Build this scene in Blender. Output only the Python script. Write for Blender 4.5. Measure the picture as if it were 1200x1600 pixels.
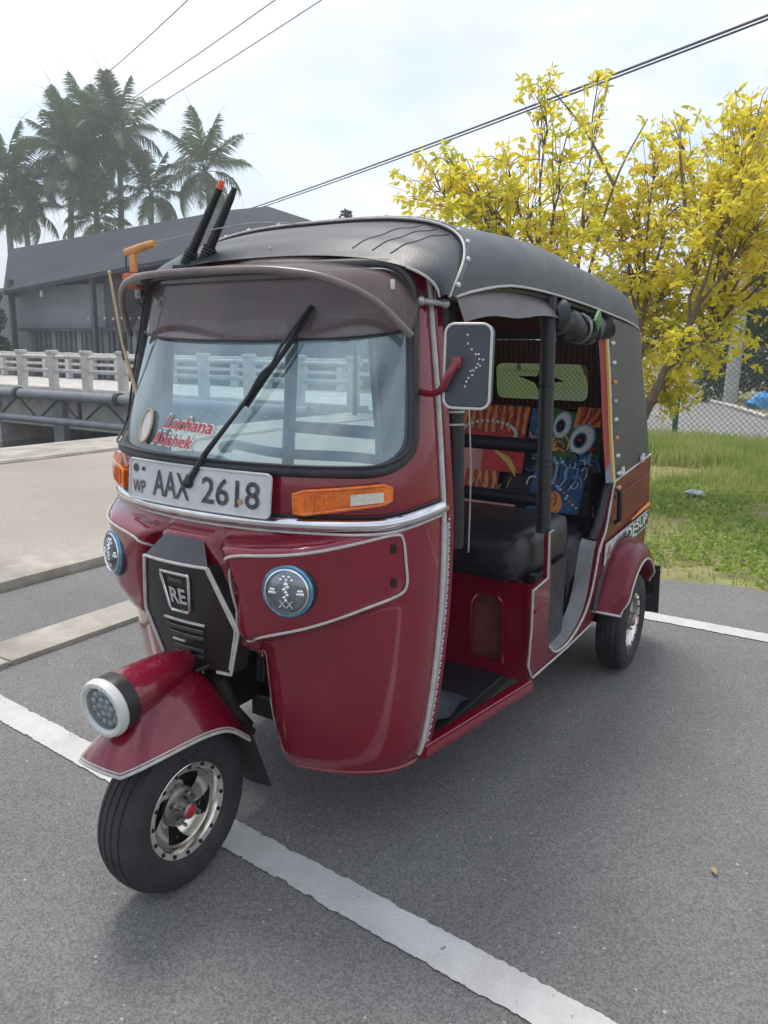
import bpy, bmesh, math, random
import numpy as np
from mathutils import Vector, Matrix, Euler
random.seed(7); RNG=np.random.default_rng(7)
S=bpy.context.scene
for o in list(bpy.data.objects): bpy.data.objects.remove(o,do_unlink=True)
COL=S.collection
R=math.radians
# ------------------------------------------------------------------ camera
cam_d=bpy.data.cameras.new('camera'); cam=bpy.data.objects.new('camera',cam_d); COL.objects.link(cam)
yaw,pit,rol=3.6935,0.2079,0.0165
fw=Vector((math.cos(yaw)*math.cos(pit),math.sin(yaw)*math.cos(pit),-math.sin(pit)))
rt=Vector((math.sin(yaw),-math.cos(yaw),0)); up=rt.cross(fw)
r2=rt*math.cos(rol)+up*math.sin(rol); u2=-rt*math.sin(rol)+up*math.cos(rol)
cam.matrix_world=Matrix(((r2.x,u2.x,-fw.x,3.1116),(r2.y,u2.y,-fw.y,1.3033),(r2.z,u2.z,-fw.z,1.2906),(0,0,0,1)))
cam_d.sensor_fit='HORIZONTAL'; cam_d.sensor_width=36; cam_d.lens=1181.4/1200*36
cam_d.clip_start=.05; cam_d.clip_end=3000
S.camera=cam
S.render.resolution_x=768; S.render.resolution_y=1024
# ------------------------------------------------------------------ sky and sun
SUN_EL,SUN_AZ=R(71),R(215)      # azimuth clockwise from +Y
wd=bpy.data.worlds.new('World'); S.world=wd; wd.use_nodes=True
nt=wd.node_tree; N=nt.nodes; L=nt.links; N.clear()
sky=N.new('ShaderNodeTexSky'); sky.sky_type='NISHITA'; sky.sun_disc=False
sky.sun_elevation=SUN_EL; sky.sun_rotation=SUN_AZ; sky.air_density=1.2; sky.dust_density=2.0
tc=N.new('ShaderNodeTexCoord')
mp=N.new('ShaderNodeMapping'); mp.inputs['Scale'].default_value=(1,1,2.6); mp.inputs['Location'].default_value=(.35,1.1,.2)
L.new(tc.outputs['Generated'],mp.inputs['Vector'])
n1=N.new('ShaderNodeTexNoise'); n1.inputs['Scale'].default_value=1.9; n1.inputs['Detail'].default_value=5; n1.inputs['Roughness'].default_value=.52
L.new(mp.outputs[0],n1.inputs['Vector'])
cr=N.new('ShaderNodeValToRGB'); cr.color_ramp.elements[0].position=.36; cr.color_ramp.elements[1].position=.58
cr.color_ramp.elements[0].color=(.15,.15,.15,1); cr.color_ramp.elements[1].color=(.97,.97,.97,1)
L.new(n1.outputs[0],cr.inputs[0])
n2=N.new('ShaderNodeTexNoise'); n2.inputs['Scale'].default_value=3.3; n2.inputs['Detail'].default_value=6; n2.inputs['Roughness'].default_value=.5
L.new(mp.outputs[0],n2.inputs['Vector'])
cc=N.new('ShaderNodeValToRGB'); cc.color_ramp.elements[0].position=.32; cc.color_ramp.elements[1].position=.62
cc.color_ramp.elements[0].color=(.66,.73,.85,1); cc.color_ramp.elements[1].color=(.95,.95,.955,1)
L.new(n2.outputs[0],cc.inputs[0])
cs=N.new('ShaderNodeVectorMath'); cs.operation='SCALE'; cs.inputs['Scale'].default_value=6.8
L.new(cc.outputs[0],cs.inputs[0])
mx=N.new('ShaderNodeMixRGB'); L.new(cr.outputs[0],mx.inputs[0]); L.new(sky.outputs[0],mx.inputs[1]); L.new(cs.outputs[0],mx.inputs[2])
bg=N.new('ShaderNodeBackground'); bg.inputs[1].default_value=.12; L.new(mx.outputs[0],bg.inputs[0])
wo=N.new('ShaderNodeOutputWorld'); L.new(bg.outputs[0],wo.inputs[0])
sd=bpy.data.lights.new('sun','SUN'); sd.energy=1.6; sd.angle=R(18); sd.color=(1,.94,.86)
sun=bpy.data.objects.new('sun',sd); COL.objects.link(sun)
sdir=Vector((math.sin(SUN_AZ)*math.cos(SUN_EL),math.cos(SUN_AZ)*math.cos(SUN_EL),math.sin(SUN_EL)))
sun.rotation_euler=sdir.to_track_quat('Z','Y').to_euler(); sun.location=(0,0,30)
vs=S.view_settings; vs.view_transform='Standard'; vs.look='None'; vs.gamma=1; vs.use_curve_mapping=False; vs.exposure=.80
S.render.engine='CYCLES'
# ------------------------------------------------------------------ materials
def mat(name,col,rough=.5,metal=0,coat=0,var=.0,vs=20,bump=0,bs=120,rvar=0,alpha=1,trans=0,emis=None,spec=.5,sheen=0,dirt=None):
    m=bpy.data.materials.new(name); m.use_nodes=True; nt=m.node_tree; b=nt.nodes['Principled BSDF']
    b.inputs['Base Color'].default_value=(*col,1); b.inputs['Roughness'].default_value=rough; b.inputs['Metallic'].default_value=metal
    b.inputs['Coat Weight'].default_value=coat; b.inputs['Coat Roughness'].default_value=.035; b.inputs['Alpha'].default_value=alpha
    b.inputs['Transmission Weight'].default_value=trans; b.inputs['Specular IOR Level'].default_value=spec; b.inputs['Sheen Weight'].default_value=sheen
    if emis: b.inputs['Emission Color'].default_value=(*emis[0],1); b.inputs['Emission Strength'].default_value=emis[1]
    if var or bump or rvar or dirt:
        tc=nt.nodes.new('ShaderNodeTexCoord')
        if var or rvar or dirt:
            n=nt.nodes.new('ShaderNodeTexNoise'); n.inputs['Scale'].default_value=vs; n.inputs['Detail'].default_value=6; n.inputs['Roughness'].default_value=.6
            nt.links.new(tc.outputs['Object'],n.inputs['Vector'])
        src=None
        if var:
            r=nt.nodes.new('ShaderNodeValToRGB'); r.color_ramp.elements[0].position=.3; r.color_ramp.elements[1].position=.7
            r.color_ramp.elements[0].color=(*[max(0,c*(1-var)) for c in col],1); r.color_ramp.elements[1].color=(*[min(1,c*(1+var)) for c in col],1)
            nt.links.new(n.outputs[0],r.inputs[0]); src=r.outputs[0]
        if dirt:   # (colour, amount, scale)
            n3=nt.nodes.new('ShaderNodeTexNoise'); n3.inputs['Scale'].default_value=dirt[2]; n3.inputs['Detail'].default_value=8; n3.inputs['Roughness'].default_value=.7
            nt.links.new(tc.outputs['Object'],n3.inputs['Vector'])
            rr=nt.nodes.new('ShaderNodeValToRGB'); rr.color_ramp.elements[0].position=.42; rr.color_ramp.elements[1].position=.75
            rr.color_ramp.elements[0].color=(0,0,0,1); rr.color_ramp.elements[1].color=(dirt[1],)*3+(1,)
            nt.links.new(n3.outputs[0],rr.inputs[0])
            mm=nt.nodes.new('ShaderNodeMixRGB'); nt.links.new(rr.outputs[0],mm.inputs[0])
            if src: nt.links.new(src,mm.inputs[1])
            else: mm.inputs[1].default_value=(*col,1)
            mm.inputs[2].default_value=(*dirt[0],1); src=mm.outputs[0]
        if src: nt.links.new(src,b.inputs['Base Color'])
        if rvar:
            mr=nt.nodes.new('ShaderNodeMapRange'); mr.inputs[3].default_value=max(.02,rough-rvar); mr.inputs[4].default_value=min(1,rough+rvar)
            mr.inputs[1].default_value=.3; mr.inputs[2].default_value=.7
            nt.links.new(n.outputs[0],mr.inputs[0]); nt.links.new(mr.outputs[0],b.inputs['Roughness'])
        if bump:
            n4=nt.nodes.new('ShaderNodeTexNoise'); n4.inputs['Scale'].default_value=bs; n4.inputs['Detail'].default_value=4
            nt.links.new(tc.outputs['Object'],n4.inputs['Vector'])
            bp=nt.nodes.new('ShaderNodeBump'); bp.inputs['Strength'].default_value=bump; bp.inputs['Distance'].default_value=.01
            nt.links.new(n4.outputs[0],bp.inputs['Height']); nt.links.new(bp.outputs[0],b.inputs['Normal'])
    return m
M={}
M['matblue']=mat('footwell_vinyl',(.045,.05,.065),.4,var=.2,vs=12)
M['red']=mat('red_paint',(.20,.0018,.020),.20,.10,1.0,spec=.35,var=.08,vs=5,rvar=.06,dirt=((.17,.05,.05),.06,3.5))
M['maroon']=mat('maroon_side_paint',(.16,.005,.022),.36,.1,.2,spec=.25,var=.15,vs=6,rvar=.08,dirt=((.16,.05,.04),.15,3))
M['white_trim']=mat('white_piping',(.54,.525,.50),.45,var=.15,vs=60,dirt=((.25,.2,.17),.4,25))
M['chrome']=mat('chrome',(.72,.73,.75),.10,1,var=.08,vs=30,rvar=.05)
M['steel']=mat('polished_rim_steel',(.80,.76,.69),.20,1,var=.08,vs=40,rvar=.08,dirt=((.35,.27,.20),.25,30))
M['grey_steel']=mat('dull_steel',(.30,.29,.28),.42,.9,var=.2,vs=50)
M['sill_grey']=mat('silver_sill_paint',(.42,.43,.45),.38,.5,var=.15,vs=14,rvar=.1,dirt=((.2,.17,.15),.5,12))
M['vinyl']=mat('canopy_vinyl',(.050,.054,.064),.42,0,0,var=.22,vs=7,bump=.12,bs=240,rvar=.1,dirt=((.12,.115,.11),.28,5))
M['curtain']=mat('olive_curtain_vinyl',(.055,.056,.050),.5,var=.15,vs=5,bump=.12,bs=200,dirt=((.12,.115,.10),.3,4))
M['black']=mat('black_vinyl',(.014,.015,.020),.42,var=.25,vs=18,bump=.15,bs=180,rvar=.1)
M['blackplastic']=mat('black_plastic',(.016,.016,.018),.38,var=.2,vs=30,rvar=.08)
M['rubber']=mat('tyre_rubber',(.020,.021,.024),.72,var=.25,vs=25,bump=.1,bs=300,dirt=((.09,.085,.08),.35,9))
M['gasket']=mat('gasket_rubber',(.028,.029,.034),.5,var=.2,vs=30,dirt=((.1,.095,.09),.3,15))
M['dark']=mat('underbody_dark',(.012,.011,.011),.8,var=.3,vs=15)
M['smoke']=mat('smoked_brown_plastic',(.15,.105,.095),.18,alpha=.52,var=.12,vs=8,rvar=.06,dirt=((.3,.24,.2),.25,9))
M['smoke_rim']=mat('visor_rim_plastic',(.17,.135,.125),.30,var=.15,vs=20,dirt=((.35,.3,.27),.3,14))
M['tint']=mat('brown_tint_film',(.15,.11,.112),.09,alpha=.74,coat=.6,var=.2,vs=3)
M['amber']=mat('amber_lens',(.75,.16,.008),.16,coat=.6,var=.25,vs=60,bump=.25,bs=90)
M['clear']=mat('clear_lens',(.62,.58,.5),.15,coat=.6,var=.15,vs=70,bump=.3,bs=110)
M['orange']=mat('orange_plastic',(.70,.13,.04),.45,var=.15,vs=30,dirt=((.3,.1,.05),.3,20))
M['yellowplastic']=mat('faded_orange_plastic',(.62,.30,.09),.5,var=.15,vs=30,dirt=((.3,.2,.1),.3,20))
M['plate']=mat('plate_white',(.60,.61,.63),.38,var=.05,vs=30,dirt=((.3,.27,.24),.35,18))
M['plate_black']=mat('plate_black',(.03,.03,.038),.5,dirt=((.4,.4,.42),.35,90),var=.1)
M['redletter']=mat('red_sticker',(.55,.02,.04),.4); M['whiteletter']=mat('white_sticker',(.75,.75,.75),.4)
M['lampwhite']=mat('white_lamp_ring',(.62,.62,.60),.35,var=.08,vs=20,dirt=((.4,.37,.33),.3,20))
M['led']=mat('led_lens',(.55,.58,.64),.12,coat=.8,metal=.4,var=.2,vs=60)
M['headglass']=mat('headlamp_black',(.02,.021,.026),.12,coat=1)
M['lampbowl']=mat('lamp_bowl',(.20,.21,.235),.22,.7,coat=1,var=.5,vs=45)
M['bluering']=mat('blue_lamp_ring',(.10,.28,.42),.2,.6,coat=.6)
M['reflector']=mat('reflector_silver',(.75,.77,.8),.18,1)
M['flapgrey']=mat('rain_flap_vinyl',(.10,.088,.09),.4,var=.2,vs=9,dirt=((.2,.18,.17),.3,8))
M['lining']=mat('maroon_lining',(.17,.05,.04),.7,var=.3,vs=9)
M['tan']=mat('tan_stick',(.50,.38,.22),.6,var=.2,vs=30)
M['mirrorback']=mat('mirror_back',(.055,.065,.085),.4,var=.15,vs=20)
M['bead']=mat('white_bead',(.7,.68,.66),.3)
M['orangebead']=mat('orange_bead',(.7,.28,.1),.35); M['pinkbead']=mat('lilac_bead',(.5,.35,.5),.35)
M['art_red']=mat('art_red',(.48,.018,.02),.45,var=.3,vs=14); M['art_orange']=mat('art_orange',(.75,.25,.05),.45,var=.25,vs=20)
M['art_white']=mat('art_white',(.68,.70,.68),.4); M['art_blue']=mat('art_blue',(.03,.10,.24),.45,var=.5,vs=22)
M['art_lightblue']=mat('art_light_blue',(.18,.36,.55),.45); M['art_green']=mat('art_green',(.05,.14,.04),.5,var=.4,vs=20)
M['art_yellow']=mat('art_yellow',(.7,.48,.12),.45); M['art_pink']=mat('art_pink',(.52,.22,.2),.45,var=.3,vs=10)
M['seat_black']=M['black']
def glass_mat(name,tint,milk,refl):
    m=bpy.data.materials.new(name); m.use_nodes=True; nt=m.node_tree; nt.nodes.clear()
    o=nt.nodes.new('ShaderNodeOutputMaterial'); t=nt.nodes.new('ShaderNodeBsdfTransparent'); t.inputs[0].default_value=(*tint,1)
    g=nt.nodes.new('ShaderNodeBsdfGlossy'); g.inputs['Roughness'].default_value=.03; g.inputs[0].default_value=(.9,.97,1,1)
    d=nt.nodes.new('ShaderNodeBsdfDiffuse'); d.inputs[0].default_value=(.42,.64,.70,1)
    f=nt.nodes.new('ShaderNodeFresnel'); f.inputs[0].default_value=1.52
    ma=nt.nodes.new('ShaderNodeMath'); ma.operation='MULTIPLY_ADD'; ma.inputs[1].default_value=1.0; ma.inputs[2].default_value=refl
    nt.links.new(f.outputs[0],ma.inputs[0])
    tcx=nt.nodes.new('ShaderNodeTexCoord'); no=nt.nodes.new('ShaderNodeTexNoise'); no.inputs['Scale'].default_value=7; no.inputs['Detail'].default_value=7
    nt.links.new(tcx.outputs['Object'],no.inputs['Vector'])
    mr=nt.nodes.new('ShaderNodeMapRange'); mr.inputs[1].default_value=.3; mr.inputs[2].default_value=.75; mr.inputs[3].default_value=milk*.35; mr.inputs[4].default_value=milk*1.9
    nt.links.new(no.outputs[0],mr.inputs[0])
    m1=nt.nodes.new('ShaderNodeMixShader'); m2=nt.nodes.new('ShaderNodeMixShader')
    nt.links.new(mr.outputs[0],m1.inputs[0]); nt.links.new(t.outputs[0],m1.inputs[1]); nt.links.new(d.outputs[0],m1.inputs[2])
    nt.links.new(ma.outputs[0],m2.inputs[0]); nt.links.new(m1.outputs[0],m2.inputs[1]); nt.links.new(g.outputs[0],m2.inputs[2])
    nt.links.new(m2.outputs[0],o.inputs[0]); return m
M['glass']=glass_mat('windscreen_glass',(.56,.74,.77),.22,.09)  # milk puts bluish sky reflection, along with dust, into the glass colour
M['lampcover']=glass_mat('lamp_cover_glass',(.95,.97,.98),.05,.05)
M['rearwin']=glass_mat('rear_window_film',(.24,.31,.20),.10,.02)
def leaf_mat(name,cols,trans=.35,rough=.5):
    m=bpy.data.materials.new(name); m.use_nodes=True; nt=m.node_tree; nt.nodes.clear()
    o=nt.nodes.new('ShaderNodeOutputMaterial'); g=nt.nodes.new('ShaderNodeNewGeometry'); r=nt.nodes.new('ShaderNodeValToRGB')
    el=r.color_ramp.elements
    while len(el)<len(cols): el.new(.5)
    for i,c in enumerate(cols): el[i].position=i/(len(cols)-1); el[i].color=(*c,1)
    tcx=nt.nodes.new('ShaderNodeTexCoord'); no=nt.nodes.new('ShaderNodeTexNoise'); no.inputs['Scale'].default_value=1.6; no.inputs['Detail'].default_value=3
    nt.links.new(tcx.outputs['Object'],no.inputs['Vector'])
    a=nt.nodes.new('ShaderNodeMath'); a.operation='MULTIPLY_ADD'; a.inputs[1].default_value=.55; nt.links.new(g.outputs['Random Per Island'],a.inputs[0])
    b=nt.nodes.new('ShaderNodeMapRange'); b.inputs[1].default_value=.35; b.inputs[2].default_value=.65; b.inputs[3].default_value=0; b.inputs[4].default_value=.45
    nt.links.new(no.outputs[0],b.inputs[0]); nt.links.new(b.outputs[0],a.inputs[2]); nt.links.new(a.outputs[0],r.inputs[0])
    d=nt.nodes.new('ShaderNodeBsdfPrincipled'); d.inputs['Roughness'].default_value=rough; nt.links.new(r.outputs[0],d.inputs['Base Color'])
    t=nt.nodes.new('ShaderNodeBsdfTranslucent'); nt.links.new(r.outputs[0],t.inputs[0])
    mx=nt.nodes.new('ShaderNodeMixShader'); mx.inputs[0].default_value=trans
    nt.links.new(d.outputs[0],mx.inputs[1]); nt.links.new(t.outputs[0],mx.inputs[2]); nt.links.new(mx.outputs[0],o.inputs[0]); return m
M['yleaf']=leaf_mat('yellow_leaves',[(.34,.42,.05),(.64,.62,.06),(.86,.76,.07),(.92,.79,.08),(.90,.67,.10)],.6)
M['gleaf']=leaf_mat('green_leaves',[(.018,.065,.016),(.035,.11,.028),(.07,.16,.04)],.3)
M['dleaf']=leaf_mat('dark_leaves',[(.016,.038,.018),(.03,.06,.028),(.05,.085,.035)],.25)
M['palm']=leaf_mat('palm_fronds',[(.045,.085,.03),(.08,.135,.045),(.17,.21,.06)],.35,.5)
M['grass']=leaf_mat('grass_blades',[(.16,.26,.045),(.28,.38,.07),(.42,.45,.14),(.52,.48,.24)],.5)
M['clover']=leaf_mat('ground_cover',[(.18,.28,.05),(.31,.42,.08),(.44,.49,.15)],.5)
M['bark']=mat('bark',(.16,.125,.09),.85,var=.4,vs=25,bump=.5,bs=40)
M['palmbark']=mat('palm_bark',(.17,.15,.13),.85,var=.3,vs=12,bump=.4,bs=20)
M['concrete']=mat('weathered_concrete',(.58,.56,.52),.85,var=.2,vs=3,bump=.25,bs=60,dirt=((.18,.17,.15),.6,2.2))
M['kerb']=mat('kerb_concrete',(.41,.375,.32),.88,var=.25,vs=4,bump=.4,bs=70,dirt=((.17,.15,.13),.75,2.4))
M['pole']=mat('pole_concrete',(.40,.40,.38),.85,var=.15,vs=5)
M['green_post']=mat('green_post_paint',(.015,.13,.07),.5,var=.2,vs=15)
M['wire']=mat('galvanised_wire',(.20,.205,.20),.5,.6)
M['cable']=mat('cable_black',(.05,.055,.065),.6)
M['pipe']=mat('pipe_grey_paint',(.24,.25,.27),.5,.2,var=.2,vs=3)
M['ironwork']=mat('dark_ironwork',(.035,.033,.035),.7,var=.3,vs=8)
M['roofsheet']=mat('dark_roof_sheet',(.034,.039,.050),.75,.0,spec=.2,var=.15,vs=.8,dirt=((.075,.08,.09),.4,.5))
M['bwall']=mat('grey_building_wall',(.19,.21,.24),.8,var=.12,vs=1.2)
M['bdark']=mat('building_dark_panel',(.045,.05,.06),.5,var=.2,vs=2)
M['bpanel']=mat('building_slat_panel',(.10,.11,.13),.6,var=.15,vs=2)
M['bluebag']=mat('blue_plastic_bag',(.05,.28,.62),.35,var=.25,vs=9); M['bluetarp']=mat('blue_tarp',(.06,.16,.52),.5,var=.2,vs=2)
M['litter']=mat('pale_plastic',(.35,.42,.44),.3); M['dryleaf']=mat('dry_leaf',(.36,.25,.09),.7,var=.3,vs=60)

def ground_mat(name,base,speck,dark,sc=1.0,bump=.6,patch=.12,pscale=.6,rough=.86):
    m=bpy.data.materials.new(name); m.use_nodes=True; nt=m.node_tree; N=nt.nodes; L=nt.links; b=N['Principled BSDF']; b.inputs['Roughness'].default_value=rough
    tc=N.new('ShaderNodeTexCoord')
    v=N.new('ShaderNodeTexVoronoi'); v.inputs['Scale'].default_value=230*sc; L.new(tc.outputs['Object'],v.inputs['Vector'])
    v2=N.new('ShaderNodeTexVoronoi'); v2.inputs['Scale'].default_value=80*sc; L.new(tc.outputs['Object'],v2.inputs['Vector'])
    bw=N.new('ShaderNodeRGBToBW'); L.new(v.outputs['Color'],bw.inputs[0])
    r1=N.new('ShaderNodeValToRGB'); e=r1.color_ramp.elements; e[0].position=.25; e[1].position=.9
    e[0].color=(*dark,1); e[1].color=(*base,1); x=e.new(.60); x.color=(*[(a*2+d)/3 for a,d in zip(base,dark)],1); L.new(bw.outputs[0],r1.inputs[0])
    bw2=N.new('ShaderNodeRGBToBW'); L.new(v2.outputs['Color'],bw2.inputs[0])
    r2=N.new('ShaderNodeValToRGB'); r2.color_ramp.elements[0].position=.86; r2.color_ramp.elements[1].position=.95
    L.new(bw2.outputs[0],r2.inputs[0])
    lt=N.new('ShaderNodeMath'); lt.operation='LESS_THAN'; lt.inputs[1].default_value=.30; L.new(v2.outputs['Distance'],lt.inputs[0])
    ml=N.new('ShaderNodeMath'); ml.operation='MULTIPLY'; L.new(lt.outputs[0],ml.inputs[0]); L.new(r2.outputs[0],ml.inputs[1])
    mx=N.new('ShaderNodeMixRGB'); L.new(ml.outputs[0],mx.inputs[0]); L.new(r1.outputs[0],mx.inputs[1]); mx.inputs[2].default_value=(*speck,1)
    n=N.new('ShaderNodeTexNoise'); n.inputs['Scale'].default_value=pscale; n.inputs['Detail'].default_value=8; n.inputs['Roughness'].default_value=.62; L.new(tc.outputs['Object'],n.inputs['Vector'])
    mr=N.new('ShaderNodeMapRange'); mr.inputs[1].default_value=.3; mr.inputs[2].default_value=.7; mr.inputs[3].default_value=1-patch; mr.inputs[4].default_value=1+patch; L.new(n.outputs[0],mr.inputs[0])
    sc_=N.new('ShaderNodeVectorMath'); sc_.operation='SCALE'; L.new(mx.outputs[0],sc_.inputs[0]); L.new(mr.outputs[0],sc_.inputs['Scale']); L.new(sc_.outputs[0],b.inputs['Base Color'])
    n5=N.new('ShaderNodeTexNoise'); n5.inputs['Scale'].default_value=2.3; n5.inputs['Detail'].default_value=9; n5.inputs['Roughness'].default_value=.72; n5.inputs['Distortion'].default_value=.6; L.new(tc.outputs['Object'],n5.inputs['Vector'])
    r5=N.new('ShaderNodeMapRange'); r5.inputs[1].default_value=.62; r5.inputs[2].default_value=.72; r5.inputs[3].default_value=1; r5.inputs[4].default_value=.72; L.new(n5.outputs[0],r5.inputs[0])
    s5=N.new('ShaderNodeVectorMath'); s5.operation='SCALE'; L.new(sc_.outputs[0],s5.inputs[0]); L.new(r5.outputs[0],s5.inputs['Scale']); L.new(s5.outputs[0],b.inputs['Base Color'])
    bp=N.new('ShaderNodeBump'); bp.inputs['Strength'].default_value=bump; bp.inputs['Distance'].default_value=.006; L.new(v.outputs['Distance'],bp.inputs['Height']); L.new(bp.outputs[0],b.inputs['Normal'])
    return m
M['asphalt']=ground_mat('asphalt',(.228,.222,.214),(.43,.41,.38),(.122,.121,.121),bump=.35,patch=.16,pscale=.9)
M['road']=ground_mat('pale_road',(.40,.352,.298),(.46,.42,.36),(.30,.265,.225),.6,.35,.14,.35)
M['farroad']=ground_mat('far_road',(.27,.255,.245),(.33,.31,.29),(.21,.20,.19),.5,.2,.12,.3)
M['soil']=mat('grassy_soil',(.22,.22,.085),.95,var=.45,vs=5,bump=.5,bs=30,dirt=((.27,.20,.12),.9,1.3))
def line_mat():
    m=bpy.data.materials.new('road_paint'); m.use_nodes=True; nt=m.node_tree; N=nt.nodes; L=nt.links; b=N['Principled BSDF']; b.inputs['Roughness'].default_value=.7
    tc=N.new('ShaderNodeTexCoord'); n=N.new('ShaderNodeTexNoise'); n.inputs['Scale'].default_value=4; n.inputs['Detail'].default_value=9; n.inputs['Roughness'].default_value=.7; L.new(tc.outputs['Object'],n.inputs['Vector'])
    r=N.new('ShaderNodeValToRGB'); e=r.color_ramp.elements; e[0].position=.28; e[0].color=(.42,.415,.40,1); e[1].position=.6; e[1].color=(.60,.595,.575,1); L.new(n.outputs[0],r.inputs[0])
    v=N.new('ShaderNodeTexVoronoi'); v.inputs['Scale'].default_value=150; L.new(tc.outputs['Object'],v.inputs['Vector'])
    n2=N.new('ShaderNodeTexNoise'); n2.inputs['Scale'].default_value=60; n2.inputs['Detail'].default_value=5; L.new(tc.outputs['Object'],n2.inputs['Vector'])
    r2=N.new('ShaderNodeValToRGB'); r2.color_ramp.elements[0].position=.68; r2.color_ramp.elements[1].position=.74; L.new(n2.outputs[0],r2.inputs[0])
    mx=N.new('ShaderNodeMixRGB'); L.new(r2.outputs[0],mx.inputs[0]); L.new(r.outputs[0],mx.inputs[1]); mx.inputs[2].default_value=(.16,.16,.16,1); L.new(mx.outputs[0],b.inputs['Base Color'])
    bp=N.new('ShaderNodeBump'); bp.inputs['Strength'].default_value=.35; bp.inputs['Distance'].default_value=.005; L.new(v.outputs['Distance'],bp.inputs['Height']); L.new(bp.outputs[0],b.inputs['Normal']); return m
M['paint']=line_mat()
def water_mat():
    m=bpy.data.materials.new('canal_water'); m.use_nodes=True; nt=m.node_tree; N=nt.nodes; L=nt.links; b=N['Principled BSDF']
    b.inputs['Base Color'].default_value=(.035,.042,.043,1); b.inputs['Roughness'].default_value=.12; b.inputs['IOR'].default_value=1.33
    tc=N.new('ShaderNodeTexCoord'); n=N.new('ShaderNodeTexNoise'); n.inputs['Scale'].default_value=2.2; n.inputs['Detail'].default_value=4; L.new(tc.outputs['Object'],n.inputs['Vector'])
    bp=N.new('ShaderNodeBump'); bp.inputs['Strength'].default_value=.4; bp.inputs['Distance'].default_value=.06; L.new(n.outputs[0],bp.inputs['Height']); L.new(bp.outputs[0],b.inputs['Normal']); return m
M['water']=water_mat()
def stripe_mat(name,c1,c2,scale):
    m=bpy.data.materials.new(name); m.use_nodes=True; nt=m.node_tree; N=nt.nodes; L=nt.links; b=N['Principled BSDF']; b.inputs['Roughness'].default_value=.5
    tc=N.new('ShaderNodeTexCoord'); w=N.new('ShaderNodeTexWave'); w.wave_type='BANDS'; w.bands_direction='Y'; w.inputs['Scale'].default_value=scale; w.inputs['Distortion'].default_value=2.5; w.inputs['Detail'].default_value=1.5; w.inputs['Detail Scale'].default_value=2
    L.new(tc.outputs['Object'],w.inputs['Vector'])
    r=N.new('ShaderNodeValToRGB'); r.color_ramp.elements[0].position=.45; r.color_ramp.elements[1].position=.75; r.color_ramp.elements[0].color=(*c1,1); r.color_ramp.elements[1].color=(*c2,1)
    L.new(w.outputs[0],r.inputs[0]); L.new(r.outputs[0],b.inputs['Base Color']); return m
M['art_stripes']=stripe_mat('art_flame_stripes',(.30,.02,.015),(.62,.25,.06),9)
M['lining_stripes']=stripe_mat('striped_lining',(.10,.03,.025),(.21,.075,.06),12)

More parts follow.
